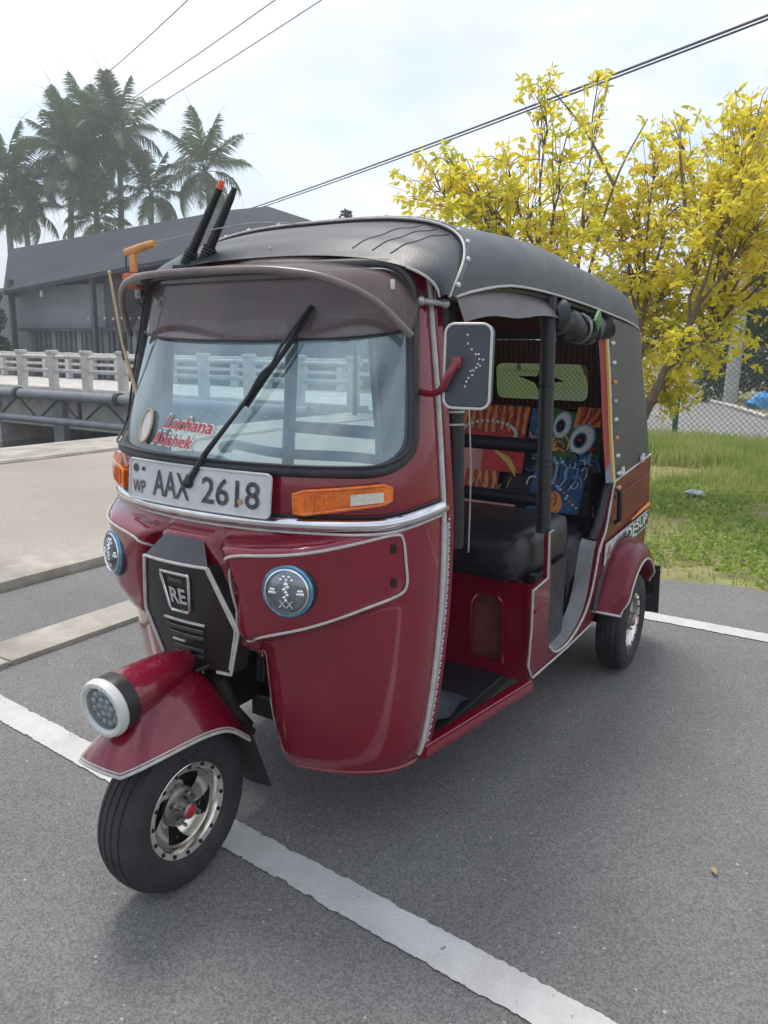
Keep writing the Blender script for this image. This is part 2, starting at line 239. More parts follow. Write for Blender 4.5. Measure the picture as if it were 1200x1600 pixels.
# ------------------------------------------------------------------ mesh helpers
class MB:
    def __init__(s): s.v=[]; s.f=[]
    def add(s,v,f):
        k=len(s.v); s.v+= [tuple(p) for p in v]; s.f+=[tuple(i+k for i in q) for q in f]; return s
    def box(s,c,d,rot=None,bev=0):
        bm=bmesh.new(); bmesh.ops.create_cube(bm,size=1)
        for v in bm.verts: v.co=Vector((v.co.x*d[0],v.co.y*d[1],v.co.z*d[2]))
        if bev: bmesh.ops.bevel(bm,geom=list(bm.edges),offset=bev,segments=2,profile=.6,affect='EDGES')
        m=Matrix.Translation(c)
        if rot: m=m@Euler(rot).to_matrix().to_4x4()
        bm.verts.index_update()
        s.add([m@v.co for v in bm.verts],[[v.index for v in f.verts] for f in bm.faces]); bm.free(); return s
    def tube(s,pts,r,n=8,closed=False,caps=True,flat=None):
        P=[Vector(p) for p in pts]; m=len(P)
        rs=r if isinstance(r,(list,tuple)) else [r]*m
        T=[]
        for i in range(m):
            a=P[(i-1)%m] if (closed or i>0) else P[0]; b=P[(i+1)%m] if (closed or i<m-1) else P[-1]
            d=(b-a); T.append(d.normalized() if d.length>1e-9 else Vector((0,0,1)))
        nrm=T[0].orthogonal().normalized(); V=[]; F=[]
        for i in range(m):
            if i: 
                nrm=(nrm-T[i]*nrm.dot(T[i])); nrm=nrm.normalized() if nrm.length>1e-6 else T[i].orthogonal().normalized()
            bi=T[i].cross(nrm)
            for k in range(n):
                a=2*math.pi*k/n; V.append(P[i]+(nrm*math.cos(a)+bi*math.sin(a))*rs[i])
        for i in range(m if closed else m-1):
            j=(i+1)%m
            for k in range(n): F.append((i*n+k,i*n+(k+1)%n,j*n+(k+1)%n,j*n+k))
        if caps and not closed: F.append(tuple(range(n))[::-1]); F.append(tuple((m-1)*n+k for k in range(n)))
        return s.add(V,F)
    def lathe(s,prof,o,axis,n=32,closed=False):
        ax=Vector(axis).normalized(); e1=ax.orthogonal().normalized(); e2=ax.cross(e1); o=Vector(o); V=[]; F=[]; m=len(prof)
        for r,h in prof:
            for k in range(n):
                a=2*math.pi*k/n; V.append(o+ax*h+(e1*math.cos(a)+e2*math.sin(a))*r)
        for i in range(m-1 if not closed else m):
            j=(i+1)%m
            for k in range(n): F.append((i*n+k,i*n+(k+1)%n,j*n+(k+1)%n,j*n+k))
        return s.add(V,F)
    def grid(s,fn,nu,nv,keep=None):
        V=[fn(i/nu,j/nv) for j in range(nv+1) for i in range(nu+1)]; F=[]
        for j in range(nv):
            for i in range(nu):
                if keep is None or keep((i+.5)/nu,(j+.5)/nv): a=j*(nu+1)+i; F.append((a,a+1,a+nu+2,a+nu+1))
        return s.add(V,F)
    def poly(s,outer,holes,mapf,thick=None):
        """fill a 2D outline with holes; mapf(u,v,side) -> point; thick: also build the back and rims"""
        bm=bmesh.new(); loops=[]
        for lp in [outer]+list(holes):
            vs=[bm.verts.new((p[0],p[1],0)) for p in lp]; loops.append(vs)
            for i in range(len(vs)): bm.edges.new((vs[i],vs[(i+1)%len(vs)]))
        bmesh.ops.triangle_fill(bm,use_beauty=True,use_dissolve=False,edges=list(bm.edges),normal=(0,0,1))
        bm.verts.index_update(); co=[(v.co.x,v.co.y) for v in bm.verts]; fs=[[v.index for v in f.verts] for f in bm.faces]
        li=[[v.index for v in l] for l in loops]; bm.free()
        n=len(co); V=[mapf(u,v,0) for u,v in co]; F=list(fs)
        if thick:
            V+=[mapf(u,v,1) for u,v in co]; F+=[[i+n for i in f[::-1]] for f in fs]
            for l in li:
                for i in range(len(l)): a,b=l[i],l[(i+1)%len(l)]; F.append((a,b,b+n,a+n))
        return s.add(V,F)
    def ball(s,c,r,n=8,sc=(1,1,1)):
        V=[];F=[]; m=max(4,n//2+1)
        for i in range(m+1):
            t=math.pi*i/m
            for k in range(n):
                a=2*math.pi*k/n; V.append((c[0]+r*sc[0]*math.sin(t)*math.cos(a),c[1]+r*sc[1]*math.sin(t)*math.sin(a),c[2]+r*sc[2]*math.cos(t)))
        for i in range(m):
            for k in range(n): F.append((i*n+k,i*n+(k+1)%n,(i+1)*n+(k+1)%n,(i+1)*n+k))
        return s.add(V,F)
    def mesh(s,name,mt,smooth=True,angle=38,recalc=True):
        me=bpy.data.meshes.new(name); me.from_pydata([tuple(v) for v in s.v],[],s.f)
        if recalc:
            bm=bmesh.new(); bm.from_mesh(me); bmesh.ops.remove_doubles(bm,verts=bm.verts,dist=1e-5); bmesh.ops.recalc_face_normals(bm,faces=bm.faces); bm.to_mesh(me); bm.free()
        if mt is not None: me.materials.append(M[mt] if isinstance(mt,str) else mt)
        if smooth:
            me.polygons.foreach_set('use_smooth',[True]*len(me.polygons)); me.set_sharp_from_angle(angle=R(angle))
        me.update(); return me
    def build(s,name,mt,parent=None,smooth=True,angle=38,recalc=True):
        o=bpy.data.objects.new(name,s.mesh(name,mt,smooth,angle,recalc)); COL.objects.link(o)
        if parent: o.parent=parent
        return o
def obj(name,me,parent=None,loc=None,rot=None,scale=None):
    o=bpy.data.objects.new(name,me); COL.objects.link(o)
    if parent: o.parent=parent
    if loc is not None: o.location=loc
    if rot is not None: o.rotation_euler=rot
    if scale is not None: o.scale=scale
    return o
def thing(name,label,cat,loc=(0,0,0),rz=0,group=None):
    o=bpy.data.objects.new(name,None); COL.objects.link(o); o.location=loc; o.rotation_euler=(0,0,rz); o.empty_display_size=.2
    o['label']=label; o['category']=cat
    if group: o['group']=group
    return o
def tag(o,label,cat,group=None):
    o['label']=label; o['category']=cat
    if group: o['group']=group
    return o
def struct(o,label): o['kind']='structure'; o['label']=label; o['category']=o.name.split('.')[0].replace('_',' '); return o
def smooth01(t): t=max(0,min(1,t)); return t*t*(3-2*t)
def interp(x,xs,ys):
    if x<=xs[0]: return ys[0]
    for i in range(1,len(xs)):
        if x<=xs[i]: t=(x-xs[i-1])/(xs[i]-xs[i-1]); return ys[i-1]+(ys[i]-ys[i-1])*t
    return ys[-1]
def sinterp(x,xs,ys):   # smooth (cosine-free) catmull interpolation
    n=len(xs)
    if x<=xs[0]: return ys[0]
    if x>=xs[-1]: return ys[-1]
    for i in range(1,n):
        if x<=xs[i]:
            h=xs[i]-xs[i-1]; t=(x-xs[i-1])/h
            m0=(ys[i]-ys[max(0,i-2)])/(xs[i]-xs[max(0,i-2)]); m1=(ys[min(n-1,i+1)]-ys[i-1])/(xs[min(n-1,i+1)]-xs[i-1])
            return (2*t**3-3*t*t+1)*ys[i-1]+(t**3-2*t*t+t)*h*m0+(-2*t**3+3*t*t)*ys[i]+(t**3-t*t)*h*m1
def catmull(pts,k=6,closed=False):
    P=[Vector(p) for p in pts]; n=len(P); out=[]
    for i in range(n if closed else n-1):
        p0=P[(i-1)%n] if closed or i>0 else P[0]; p1=P[i]; p2=P[(i+1)%n]; p3=P[(i+2)%n] if closed or i+2<n else P[-1]
        for j in range(k):
            t=j/k; out.append(.5*((2*p1)+(p2-p0)*t+(2*p0-5*p1+4*p2-p3)*t*t+(3*p1-p0-3*p2+p3)*t**3))
    if not closed: out.append(P[-1])
    return out
def sdf(px,py,poly):
    d=1e9; ins=False; j=len(poly)-1
    for i in range(len(poly)):
        ax,ay=poly[j]; bx,by=poly[i]; ex,ey=bx-ax,by-ay; wx,wy=px-ax,py-ay
        t=max(0,min(1,(wx*ex+wy*ey)/(ex*ex+ey*ey+1e-12))); d=min(d,math.hypot(wx-ex*t,wy-ey*t))
        if (ay>py)!=(by>py) and px<(bx-ax)*(py-ay)/(by-ay)+ax: ins=not ins
        j=i
    return -d if ins else d
def text_geo(txt,size=1,bold=0,shear=0,res=3):
    cu=bpy.data.curves.new('lettering','FONT'); cu.body=txt; cu.size=size; cu.offset=bold; cu.shear=shear; cu.align_x='CENTER'; cu.align_y='CENTER'; cu.resolution_u=res
    o=bpy.data.objects.new('lettering',cu); COL.objects.link(o); bpy.context.view_layer.update()
    dg=bpy.context.evaluated_depsgraph_get(); me=bpy.data.meshes.new_from_object(o.evaluated_get(dg))
    v=[tuple(p.co) for p in me.vertices]; f=[tuple(p.vertices) for p in me.polygons]
    bpy.data.objects.remove(o,do_unlink=True); bpy.data.meshes.remove(me); bpy.data.curves.remove(cu); return v,f
def letters(name,txt,mt,parent,mapf,w,h,bold=0,shear=0):
    v,f=text_geo(txt,1,bold,shear); xs=[p[0] for p in v]; ys=[p[1] for p in v]
    x0,x1,y0,y1=min(xs),max(xs),min(ys),max(ys)
    b=MB(); b.add([mapf((p[0]-x0)/(x1-x0)*w-w/2,(p[1]-y0)/(y1-y0)*h-h/2) for p in v],f)
    return b.build(name,mt,parent,smooth=False,recalc=False)
# ================================================================== the setting
def sheet(name,pl,z,mt,label,th=0):
    b=MB(); b.poly(pl,[],lambda u,v,k: Vector((u,v,z-th*k)),th>0); return struct(b.build(name,mt,None,smooth=False),label)
sheet('ground',[(-600,-7.5),(600,-7.5),(600,600),(-600,600)],-.03,'soil','grassy earth all around the parking lot')
sheet('far_bank',[(-600,-600),(-15.6,-600),(-15.6,-7.5),(-600,-7.5)],-.03,'soil','earth bank beyond the bridge')
sheet('far_bank',[(-15.6,-600),(600,-600),(600,-42),(-15.6,-42)],-.03,'soil','opposite bank of the canal')
sheet('water',[(-15.7,-42.2),(80,-42.2),(80,-7.3),(-15.7,-7.3)],-1.55,'water','dark still canal water under the bridge')
_re=random.Random(9)
sheet('parking_lot',[(-1.47+.05*math.sin(i*.05*3.1)+.03*math.sin(i*.05*11)+_re.uniform(-.018,.018),-2.45+.05*i) for i in range(120)]+[(-1.55,14),(16,14),(16,-2.45)],0,'asphalt','grey asphalt parking lot under the auto rickshaw')
sheet('promenade',[(-9.7,-6.4),(26,-6.4),(26,-2.85),(-9.7,-2.85)],.05,'road','pale dusty service road beside the canal')
sheet('road',[(-60,-3.6),(-24.3,-3.3),(-15.4,-.35),(-13.6,4),(-13.2,40),(-9.6,40),(-9.6,-7.4),(-16,-7.4),(-60,-9)],-.012,'farroad','pale grey road beyond the wire fence')
b=MB(); b.box((8,-6.95,-.72),(35.4,1.05,1.60)); struct(b.build('canal_wall','kerb',None,smooth=False),'concrete edge and wall along the canal')
b=MB()
for k in range(24): b.box((-8.9+1.45*k,-6.45,.045),(1.44,.10,.05),None,.01)
struct(b.build('canal_kerb','kerb',None),'low concrete lip along the canal edge')
def kerb(name,y,w,h,x0,x1,n,label):
    root=struct(MB().box(((x0+x1)/2,y,h*.5-.02),(x1-x0,w-.012,h-.012)).build(name,'kerb',None,smooth=False),label)
    L_=(x1-x0)/n; me=MB().box((0,0,0),(L_-.008,w,h),None,.012).mesh('kerb_stone','kerb')
    for i in range(n): obj('kerb_stone',me,root,(x0+L_*(i+.5),y+random.uniform(-.004,.004),h*.5-.016+random.uniform(-.003,.003)),(0,0,random.uniform(-.003,.003)))
kerb('kerb',-2.66,.40,.075,-9.6,8.4,12,'raised concrete kerb between asphalt and service road')
kerb('low_kerb',-1.64,.235,.042,-1.3,6.9,6,'low concrete strip on the asphalt beside the rickshaw')
# white bay lines with chipped edges
def bay_line(p,q,w,label,seed):
    rg=random.Random(seed); P,Q=Vector(p),Vector(q); d=(Q-P); n=Vector((-d.y,d.x,0)).normalized(); m=int(d.length/.006)
    b=MB(); V=[]; e=[0,0]; chip=[0,0]
    for i in range(m+1):
        c=P+d*i/m
        for k in (0,1):
            e[k]=e[k]*.55+rg.gauss(0,.0013)
            if chip[k]<=0 and rg.random()<.02: chip[k]=rg.randint(2,9)
            chip[k]-=1
        V+=[c+n*(w/2+e[0]-(.005 if chip[0]>0 else 0)),c-n*(w/2+e[1]-(.005 if chip[1]>0 else 0))]
    b.add(V,[(2*i,2*i+1,2*i+3,2*i+2) for i in range(m)])
    return struct(b.build('bay_line','paint',None,smooth=False,recalc=False),label)
bay_line((1.58,-2.4,.004),(1.965,2.6,.004),.104,'white painted line running under the front wheel',3)
bay_line((-.720,-1.6,.004),(-.692,9,.004),.118,'white painted line behind the rear wheel',5)
# ------------------------------------------------------------------ vegetation helpers
def leaves(name,C,size,mt,parent=None,aspect=.45,droop=.3,fold=.25,seed=0,D=None):
    rg=np.random.default_rng(seed); C=np.asarray(C,float); n=len(C)
    d=rg.normal(size=(n,3)); d[:,2]=d[:,2]*.6-droop; d/=np.linalg.norm(d,axis=1)[:,None]
    if D is not None: d=D+rg.normal(size=(n,3))*.18; d/=np.linalg.norm(d,axis=1)[:,None]
    q=rg.normal(size=(n,3)); s=np.cross(d,q); s/=np.linalg.norm(s,axis=1)[:,None]+1e-9; u=np.cross(s,d)
    L_=(size*rg.uniform(.6,1.25,n))[:,None]; W=L_*aspect
    base=C-d*L_*.5
    V=np.stack([base,base+d*L_*.30+s*W*.42+u*W*fold,base+d*L_*.68+s*W*.40+u*W*fold,base+d*L_,base+d*L_*.68-s*W*.40+u*W*fold,base+d*L_*.30-s*W*.42+u*W*fold],1).reshape(-1,3)
    k=np.arange(n)[:,None]*6; F=np.concatenate([k+np.array([[0,1,2,3]]),k+np.array([[0,3,4,5]])],1).reshape(-1)
    me=bpy.data.meshes.new(name); me.vertices.add(len(V)); me.vertices.foreach_set('co',V.reshape(-1)); me.loops.add(len(F)); me.loops.foreach_set('vertex_index',F.astype(np.int32))
    nf=2*n; me.polygons.add(nf); me.polygons.foreach_set('loop_start',np.arange(0,4*nf,4,dtype=np.int32)); me.polygons.foreach_set('loop_total',np.full(nf,4,np.int32))
    me.materials.append(M[mt]); me.update(); me.validate(); return obj(name,me,parent)
def in_ball(c,r,n,rg,flat=.8,power=.55):
    v=rg.normal(size=(n,3)); v/=np.linalg.norm(v,axis=1)[:,None]; v*= (rg.uniform(0,1,n)**power)[:,None]*np.array(r if np.ndim(r) else (r,r,r*flat)); return v+np.array(c)
def bez(p,q,lift,k=7,wob=.03,rg=random):
    P,Q=Vector(p),Vector(q); out=[]
    for i in range(k+1):
        t=i/k; c=P.lerp(Q,t); c.z+=lift*math.sin(t*math.pi*.9)*(1-t)*1.6
        if 0<i<k: c+=Vector((rg.uniform(-wob,wob),rg.uniform(-wob,wob),rg.uniform(-wob,wob)))
        out.append(c)
    return out
# ------------------------------------------------------------------ yellow tree on the verge
TB=Vector((-3.78,-.42,0))
tree=thing('yellow_tree','small tree with bright yellow leaves growing behind the rickshaw','tree',TB)
CL=[(-2.86,-1.86,2.61,.3,1),(-2.86,-1.48,2.53,.32,1),(-3.46,-1.29,2.51,.34,1),(-3.08,-1.36,2.79,.22,.45),(-3.24,-.94,3.01,.24,.4),(-3.7,-1.33,3.53,.13,.5),(-4.74,-1.19,3.87,.1,.3),(-4.34,-1.11,2.86,.3,.7),(-4.51,-.63,2.59,.34,1),(-3.33,-.89,2.18,.34,1),(-4.41,-.3,2.9,.32,.8),(-4.09,.06,2.5,.36,1),(-4.13,.2,3.02,.3,.8),(-4.16,.34,3.25,.22,.7),(-3.84,-.01,2.12,.36,1),(-5.16,.15,2.2,.34,1),(-4.58,-.38,1.84,.32,1),(-4.74,-.03,1.76,.3,1),(-4.44,-.33,1.34,.3,1),(-3.7,.11,1.36,.26,1),(-4.27,.22,2.62,.32,1),(-4.17,-.16,.99,.2,.9),(-4.32,-.62,2.03,.34,1),(-4.5,-.83,2.46,.3,.9),(-5.35,.23,3.09,.34,1),(-3.97,.52,2.45,.34,1),(-5.29,.69,3.08,.4,1),(-4.88,.8,2.3,.4,1),(-4.22,.86,2.0,.36,1),(-5.12,1.15,2.63,.4,1),(-2.75,-1.49,2.22,.3,1),(-4.52,-.63,1.52,.3,1),(-4.32,-.57,1.03,.22,.8),(-3.6,.35,2.55,.3,.9),(-4.6,.15,1.55,.3,1),(-4.33,-.52,3.07,.16,.35),(-3.02,-1.89,2.87,.14,.3),(-5.04,-.53,3.51,.1,.25)]
CL=[(x-TB.x,y-TB.y,z,r,d) for x,y,z,r,d in CL]
rg=np.random.default_rng(11); rr=random.Random(5)
fork=Vector((-.02,.02,.42))
b=MB(); b.tube([(0,0,-.05),(.01,.01,.2),fork],[.085,.07,.062],10); b.build('trunk','bark',tree)
LIMBS=[(-.10,-.55,1.6),(-.45,-.05,1.55),(.0,.45,1.5),(.35,-.75,1.75),(-.8,.55,1.6)]
LT=[]
for k,l in enumerate(LIMBS):
    path=bez(fork,l,.15,8,.03,rr); MB().tube(path,[.048-.026*i/8 for i in range(9)],8).build('limb','bark',tree); LT.append(path)
pts=[]; tw=MB()
for (x,y,z,r,d) in CL:
    c=Vector((x,y,z)); best=min((p for path in LT for p in path[3:]),key=lambda p:(p-c).length+(.5 if p.z>c.z else 0))
    br=bez(best,c,.10,6,.035,rr); tw.tube(br,[.016-.011*i/6 for i in range(7)],6,caps=False)
    nt_=int(9+24*d*(r/.3))
    for j in range(nt_):
        t=Vector(rg.normal(size=3)).normalized(); e=c+Vector((t.x*r*1.75,t.y*r*1.75,t.z*r*1.45))*rr.uniform(.45,1.1); s0=br[rr.randint(3,6)]
        tp=bez(s0,e,.05,4,.015,rr); tw.tube(tp,[.005,.004,.003,.0025,.0018],4,caps=False)
        m=int(15*(.5+.6*d))
        for q in range(m):
            f=rr.uniform(.35,1.05)*4; i=min(3,int(f)); p=tp[i].lerp(tp[i+1],min(1.2,f-i)); pts.append((p.x+rr.gauss(0,.035),p.y+rr.gauss(0,.035),p.z+rr.gauss(0,.035)))
tw.build('twigs','bark',tree)['kind']='stuff'
# long bare shoots above the crown
for (a,m_,e) in (((.0,-.45,1.9),(-.12,-.30,2.75),(-.30,-.10,3.30)),((-.12,-.30,2.75),(-.2,-.62,3.25),(.05,-.92,3.62)),((-.3,.3,2.4),(-.45,.15,3.1),(-1.15,.02,3.50)),((.5,-1.0,2.0),(.68,-1.25,2.6),(.74,-1.5,2.95))):
    pth=catmull([a,m_,e],6); MB().tube(pth,[.016-.012*i/(len(pth)-1) for i in range(len(pth))],6).build('shoot','bark',tree)
    for q in range(46): p=pth[rr.randint(4,len(pth)-1)]; pts.append((p.x+rr.gauss(0,.05),p.y+rr.gauss(0,.05),p.z+rr.gauss(0,.05)))
pts=np.array(pts)[::4]; rg.shuffle(pts)
camv=np.array([3.1116-TB.x,1.3033-TB.y,1.2906]); dist=np.linalg.norm(pts-camv,axis=1); order=np.argsort(dist)
near=set(order[:900:3].tolist())
def whorl(P,k,rad,rg):
    n=len(P); ax=rg.normal(size=(n,3)); ax[:,2]=np.abs(ax[:,2])+.4; ax/=np.linalg.norm(ax,axis=1)[:,None]
    q=np.cross(ax,rg.normal(size=(n,3))); q/=np.linalg.norm(q,axis=1)[:,None]; w=np.cross(ax,q); out=[];D=[]
    for j in range(k):
        a=2*np.pi*j/k+rg.uniform(-.35,.35,n); d=q*np.cos(a)[:,None]+w*np.sin(a)[:,None]-ax*.25; d/=np.linalg.norm(d,axis=1)[:,None]
        out.append(P+d*rad*rg.uniform(.7,1.1,n)[:,None]); D.append(d)
    return np.concatenate(out),np.concatenate(D)
WP,WD=whorl(pts[[i for i in range(len(pts)) if i not in near]],5,.040,rg)
crown=leaves('crown',WP,.072,'yleaf',tree,.46,.25,.22,21,WD); crown['kind']='stuff'
lm=[leaves('leaf_shape',[(0,0,0)],.09,'yleaf',None,.5,.2,.25,40+i) for i in range(6)]
lmesh=[o.data for o in lm]
for o in lm: bpy.data.objects.remove(o,do_unlink=True)
for k,i in enumerate(sorted(near)): obj('leaf',lmesh[k%6],tree,tuple(pts[i]),(rr.uniform(-1,1),rr.uniform(-1,1),rr.uniform(0,6.28)))
# ------------------------------------------------------------------ bushes and far trees
def blob_tree(name,label,loc,blobs,n,leaf,mt,trunk_h,tr,seed,group=None,cat='tree',trunkname='trunk'):
    t=thing(name,label,cat,loc,0,group); rg=np.random.default_rng(seed); P=[]
    tot=sum(b[3]**2 for b in blobs)
    for (x,y,z,r) in blobs: P.append(in_ball((x,y,z),(r,r,r*.8),int(n*r*r/tot),rg,power=.4))
    c=leaves('crown' if cat=='tree' else 'foliage',np.concatenate(P),leaf,mt,t,.5,.2,.2,seed); c['kind']='stuff'
    b=MB(); rr=random.Random(seed); b.tube([(0,0,-.2),(tr*.5,0,trunk_h*.5),(0,tr*.4,trunk_h)],[tr,tr*.8,tr*.6],8)
    for (x,y,z,r) in blobs: b.tube(bez((0,tr*.3,trunk_h*.85),(x,y,z),.2,5,.08,rr),[tr*.4,tr*.35,tr*.28,tr*.2,tr*.14,tr*.08],5)
    b.build(trunkname,'bark',t); return t
rb_=random.Random(2)
def blobs(n,rx,z0,z1,r0,r1): return [(rb_.uniform(-rx,rx),rb_.uniform(-rx,rx),rb_.uniform(z0,z1),rb_.uniform(r0,r1)) for _ in range(n)]
blob_tree('roadside_shrub','dark green leafy shrub behind the concrete utility pole',(-22.3,-.9,0),[(.3,-1.5,.6,.8),(.2,-1.6,1.5,.8),(.2,-1.2,2.4,.8),(.5,.6,.6,.8),(.5,1.8,.7,.9),(0,-.2,3.6,1.1),(0,1.2,4.0,1.2),(.2,2.6,3.0,1.3),(0,-1.0,.9,.85),(-.2,-.6,1.7,.9),(0,.2,.8,.9),(.2,.5,1.9,1.0),(0,1.3,1.0,1.0),(-.3,-.3,2.6,.8),(.1,1.0,2.9,.9),(0,2.2,1.6,1.2)],16000,.19,'gleaf',.8,.07,3,cat='shrub',trunkname='stems')
blob_tree('tall_dark_tree','tall thin dark tree at the right edge above the yellow tree',(-26,-.6,0),[(0,-1.6,8.4,.7),(.2,-.6,9.4,.9),(0,.6,8.6,1.1),(0,-.9,7.2,.7),(.3,1.6,9.6,1.1),(0,.4,6.4,.9),(0,1.4,7.2,1.1)],4200,.22,'dleaf',5.8,.16,4)
for k,(x,y,h,r,sd_,mt) in enumerate(((-52,-14,7.6,2.6,5,'gleaf'),(-50,-4.5,6.2,2.4,6,'dleaf'),(-48,3.0,5.6,2.6,7,'gleaf'),(-44,10,6.4,2.6,8,'dleaf'),(-60,-24,6.6,2.8,9,'dleaf'),(-40,15.5,6.2,2.6,10,'gleaf'))):
    blob_tree('far_tree',['mid green far tree above the rickshaw roof, left of the yellow tree','dark far tree hidden behind the middle of the yellow tree','mid green far tree behind the concrete pole','dark far tree behind the roadside shrub','dark far tree between the grey building and the yellow tree','mid green far tree beyond the right edge'][k],(x,y,0),[(rb_.uniform(-r,r)*.8,rb_.uniform(-r,r)*.8,h*rb_.uniform(.45,.92),r*rb_.uniform(.45,.7)) for _ in range(9)],4200,.34,mt,h*.5,.2,sd_,'far trees')
blob_tree('conical_tree','small dark pointed tree showing above the rickshaw roof in the middle',(-31.8,-22.8,0),[(0,0,8.4,.35),(.1,-.2,7.9,.5),(-.1,.5,7.5,.6),(0,-.6,7.3,.6),(.3,.9,7.6,.5),(0,0,6.6,.9),(0,-1.3,7.0,.5),(0,1.5,6.9,.6)],2600,.22,'dleaf',6,.12,12)
blob_tree('hedge_tree','green leafy tree at the left edge beside the grey building',(-16.2,-30.2,0),[(0,-.3,1.2,.8),(.2,-.2,2.4,.8),(0,-.5,3.4,.7)],3000,.25,'gleaf',2,.12,14)
# ------------------------------------------------------------------ coconut palms
def frond_mesh(Ln,droop,seed):
    rr=random.Random(seed); V=[];F=[]; n=46
    def rach(t): return Vector((Ln*(t-.22*droop*t*t*t),0,Ln*(.42*t-.62*droop*t*t-.16*t**3)))
    b=MB(); b.tube([rach(i/10) for i in range(11)],[.045-.038*i/10 for i in range(11)],4,caps=False)
    for s in (1,-1):
        for i in range(n):
            t=.14+.86*i/n; p=rach(t); q=rach(min(1,t+.02)); d=(q-p).normalized()
            l=Ln*.27*math.sin(min(1,t*1.15+.12)*math.pi)**.6*(1-.25*t)*rr.uniform(.85,1.1); sd=Vector((0,s,0))
            out=(d*.55+sd*.75+Vector((0,0,rr.uniform(-.25,.1)))).normalized(); w=.12
            m=p+out*l*.5; e=p+out*l*.85+Vector((0,0,-l*(.35+.3*droop)*rr.uniform(.8,1.3)))
            k=len(b.v); b.v+=[tuple(p-d*w*.5),tuple(p+d*w*.5),tuple(m+d*w*.45-Vector((0,0,l*.06))),tuple(m-d*w*.45-Vector((0,0,l*.06))),tuple(e)]
            b.f+=[(k,k+1,k+2,k+3),(k+3,k+2,k+4)]
    return b.mesh('frond','palm',smooth=False,recalc=False)
FM=[frond_mesh(6.0,d,i) for i,d in enumerate((.25,.5,.8,1.1,1.45))]
def palm(label,top,base,sc,seed,nf=22):
    rr=random.Random(seed); B=Vector(base); T=Vector(top)-B
    t=thing('coconut_palm',label,'palm tree',B,0,'coconut palms behind the grey building')
    path=[Vector((T.x*(k/8)**1.6,T.y*(k/8)**1.6,T.z*k/8-.3*(k==0))) for k in range(9)]
    MB().tube(path,[.30-.12*k/8 for k in range(9)],8).build('trunk','palmbark',t)
    b=MB()
    for k in range(7): a=rr.uniform(0,6.28); b.ball((T.x+.3*math.cos(a),T.y+.3*math.sin(a),T.z-.35+rr.uniform(-.1,.1)),.14,7,(1,1,1.2))
    b.build('coconuts','palm',t)
    for k in range(nf):
        el=1-(k/(nf-1)); a=k*2.39996+rr.uniform(-.3,.3); m=FM[min(4,int((1-el)*4.4+rr.uniform(0,.7)))]
        tilt=-R(interp(el,[0,.4,1],[-48,2,62]))+rr.uniform(-.12,.12); s_=sc*rr.uniform(.85,1.1)
        obj('frond',m,t,tuple(T),(rr.uniform(-.25,.25),tilt,a),(s_,s_,s_))
palm('big bushy coconut palm, green and nearest, left of the tallest palm',(-35.1,-49.5,14.6),(-34.3,-49.6,0),1.0,1,26)
palm('tallest coconut palm, just left of the middle gap',(-37.3,-46.8,16.6),(-37.0,-47.0,0),.92,2)
palm('lone coconut palm on the right behind the roof peak',(-40.1,-41.1,14.0),(-40.6,-40.2,0),.88,3,20)
palm('small coconut palm between the tallest and the lone one',(-37.8,-44.3,12.3),(-37.6,-44.6,0),.68,4,18)
palm('coconut palm cut by the left edge of the picture',(-32.3,-53.3,13.0),(-31.7,-52.6,0),.95,5)
palm('leaning coconut palm low at the left with thin trunk',(-33.4,-53.0,11.2),(-32.2,-51.0,0),.7,6,18)
palm('dark coconut palm behind the big bushy one',(-38.5,-51.5,17.0),(-38.5,-51.2,0),.95,7)
palm('short young coconut palm peeking over the roof',(-35.0,-47.0,10.2),(-35.0,-47.0,0),.75,8,18)
# ------------------------------------------------------------------ grey building beyond the bridge
bl=thing('grey_building','long grey building with a big dark sloping roof behind the bridge','building',(-18,-24,0))
def W(p): return Vector((p[0]+18,p[1]+24,p[2]))
eL,eM,eR=(-16.9,-30.4,3.62),(-16.9,-21.5,4.36),(-16.9,-13.4,4.95)
rL,rM,rR=(-20.2,-34.9,5.93),(-20.2,-20.6,6.62),(-20.2,-18.4,6.60); rE=(-19.8,-15.6,5.3)
b=MB(); V=[W(p) for p in (eL,eM,eR,rE,rR,rM,rL)]
b.add(V,[(0,1,5,6),(1,2,3,4,5)])
bk_=[W(p) for p in ((-27,-36,3.6),(-27,-14,4.9))]
b.add([V[6],V[5],V[4],V[3],bk_[1],bk_[0]],[(0,1,2,3,4,5)])
b.add([v-Vector((0,0,.16)) for v in V],[(0,1,5,6),(1,2,3,4,5)])
b.add([V[0],V[1],V[2],V[0]-Vector((0,0,.16)),V[1]-Vector((0,0,.16)),V[2]-Vector((0,0,.16))],[(0,1,4,3),(1,2,5,4)])
b.add([V[0],V[6],bk_[0],W((-27,-36,3.2)),V[0]-Vector((0,0,.16))],[(0,1,2,3,4)])
rfb=b.build('roof','roofsheet',bl,smooth=False)
for k in range(0):
    t=k/12; a=V[0].lerp(V[1],t*1.0) if t<1 else V[1]; c=V[6].lerp(V[5],t); MB().tube([a+Vector((.01,0,.02)),c+Vector((.01,0,.02))],.02,4).build('roof_seam','roofsheet',rfb)
b=MB(); b.box(W((-22.2,-25.0,1.9)),(8.6,18.6,3.9)); b.build('wall','bwall',bl,smooth=False)
b=MB(); b.box(W((-17.85,-27.7,2.95)),(.12,5.4,1.75)); b.build('upper_wall','bwall',bl,smooth=False)
b=MB(); b.box(W((-17.87,-20.5,2.0)),(.10,8.8,4.0)); b.build('dark_front','bdark',bl,smooth=False)
b=MB(); b.box(W((-17.6,-25.4,2.02)),(.35,10.0,.14)); b.build('ledge','bdark',bl,smooth=False)
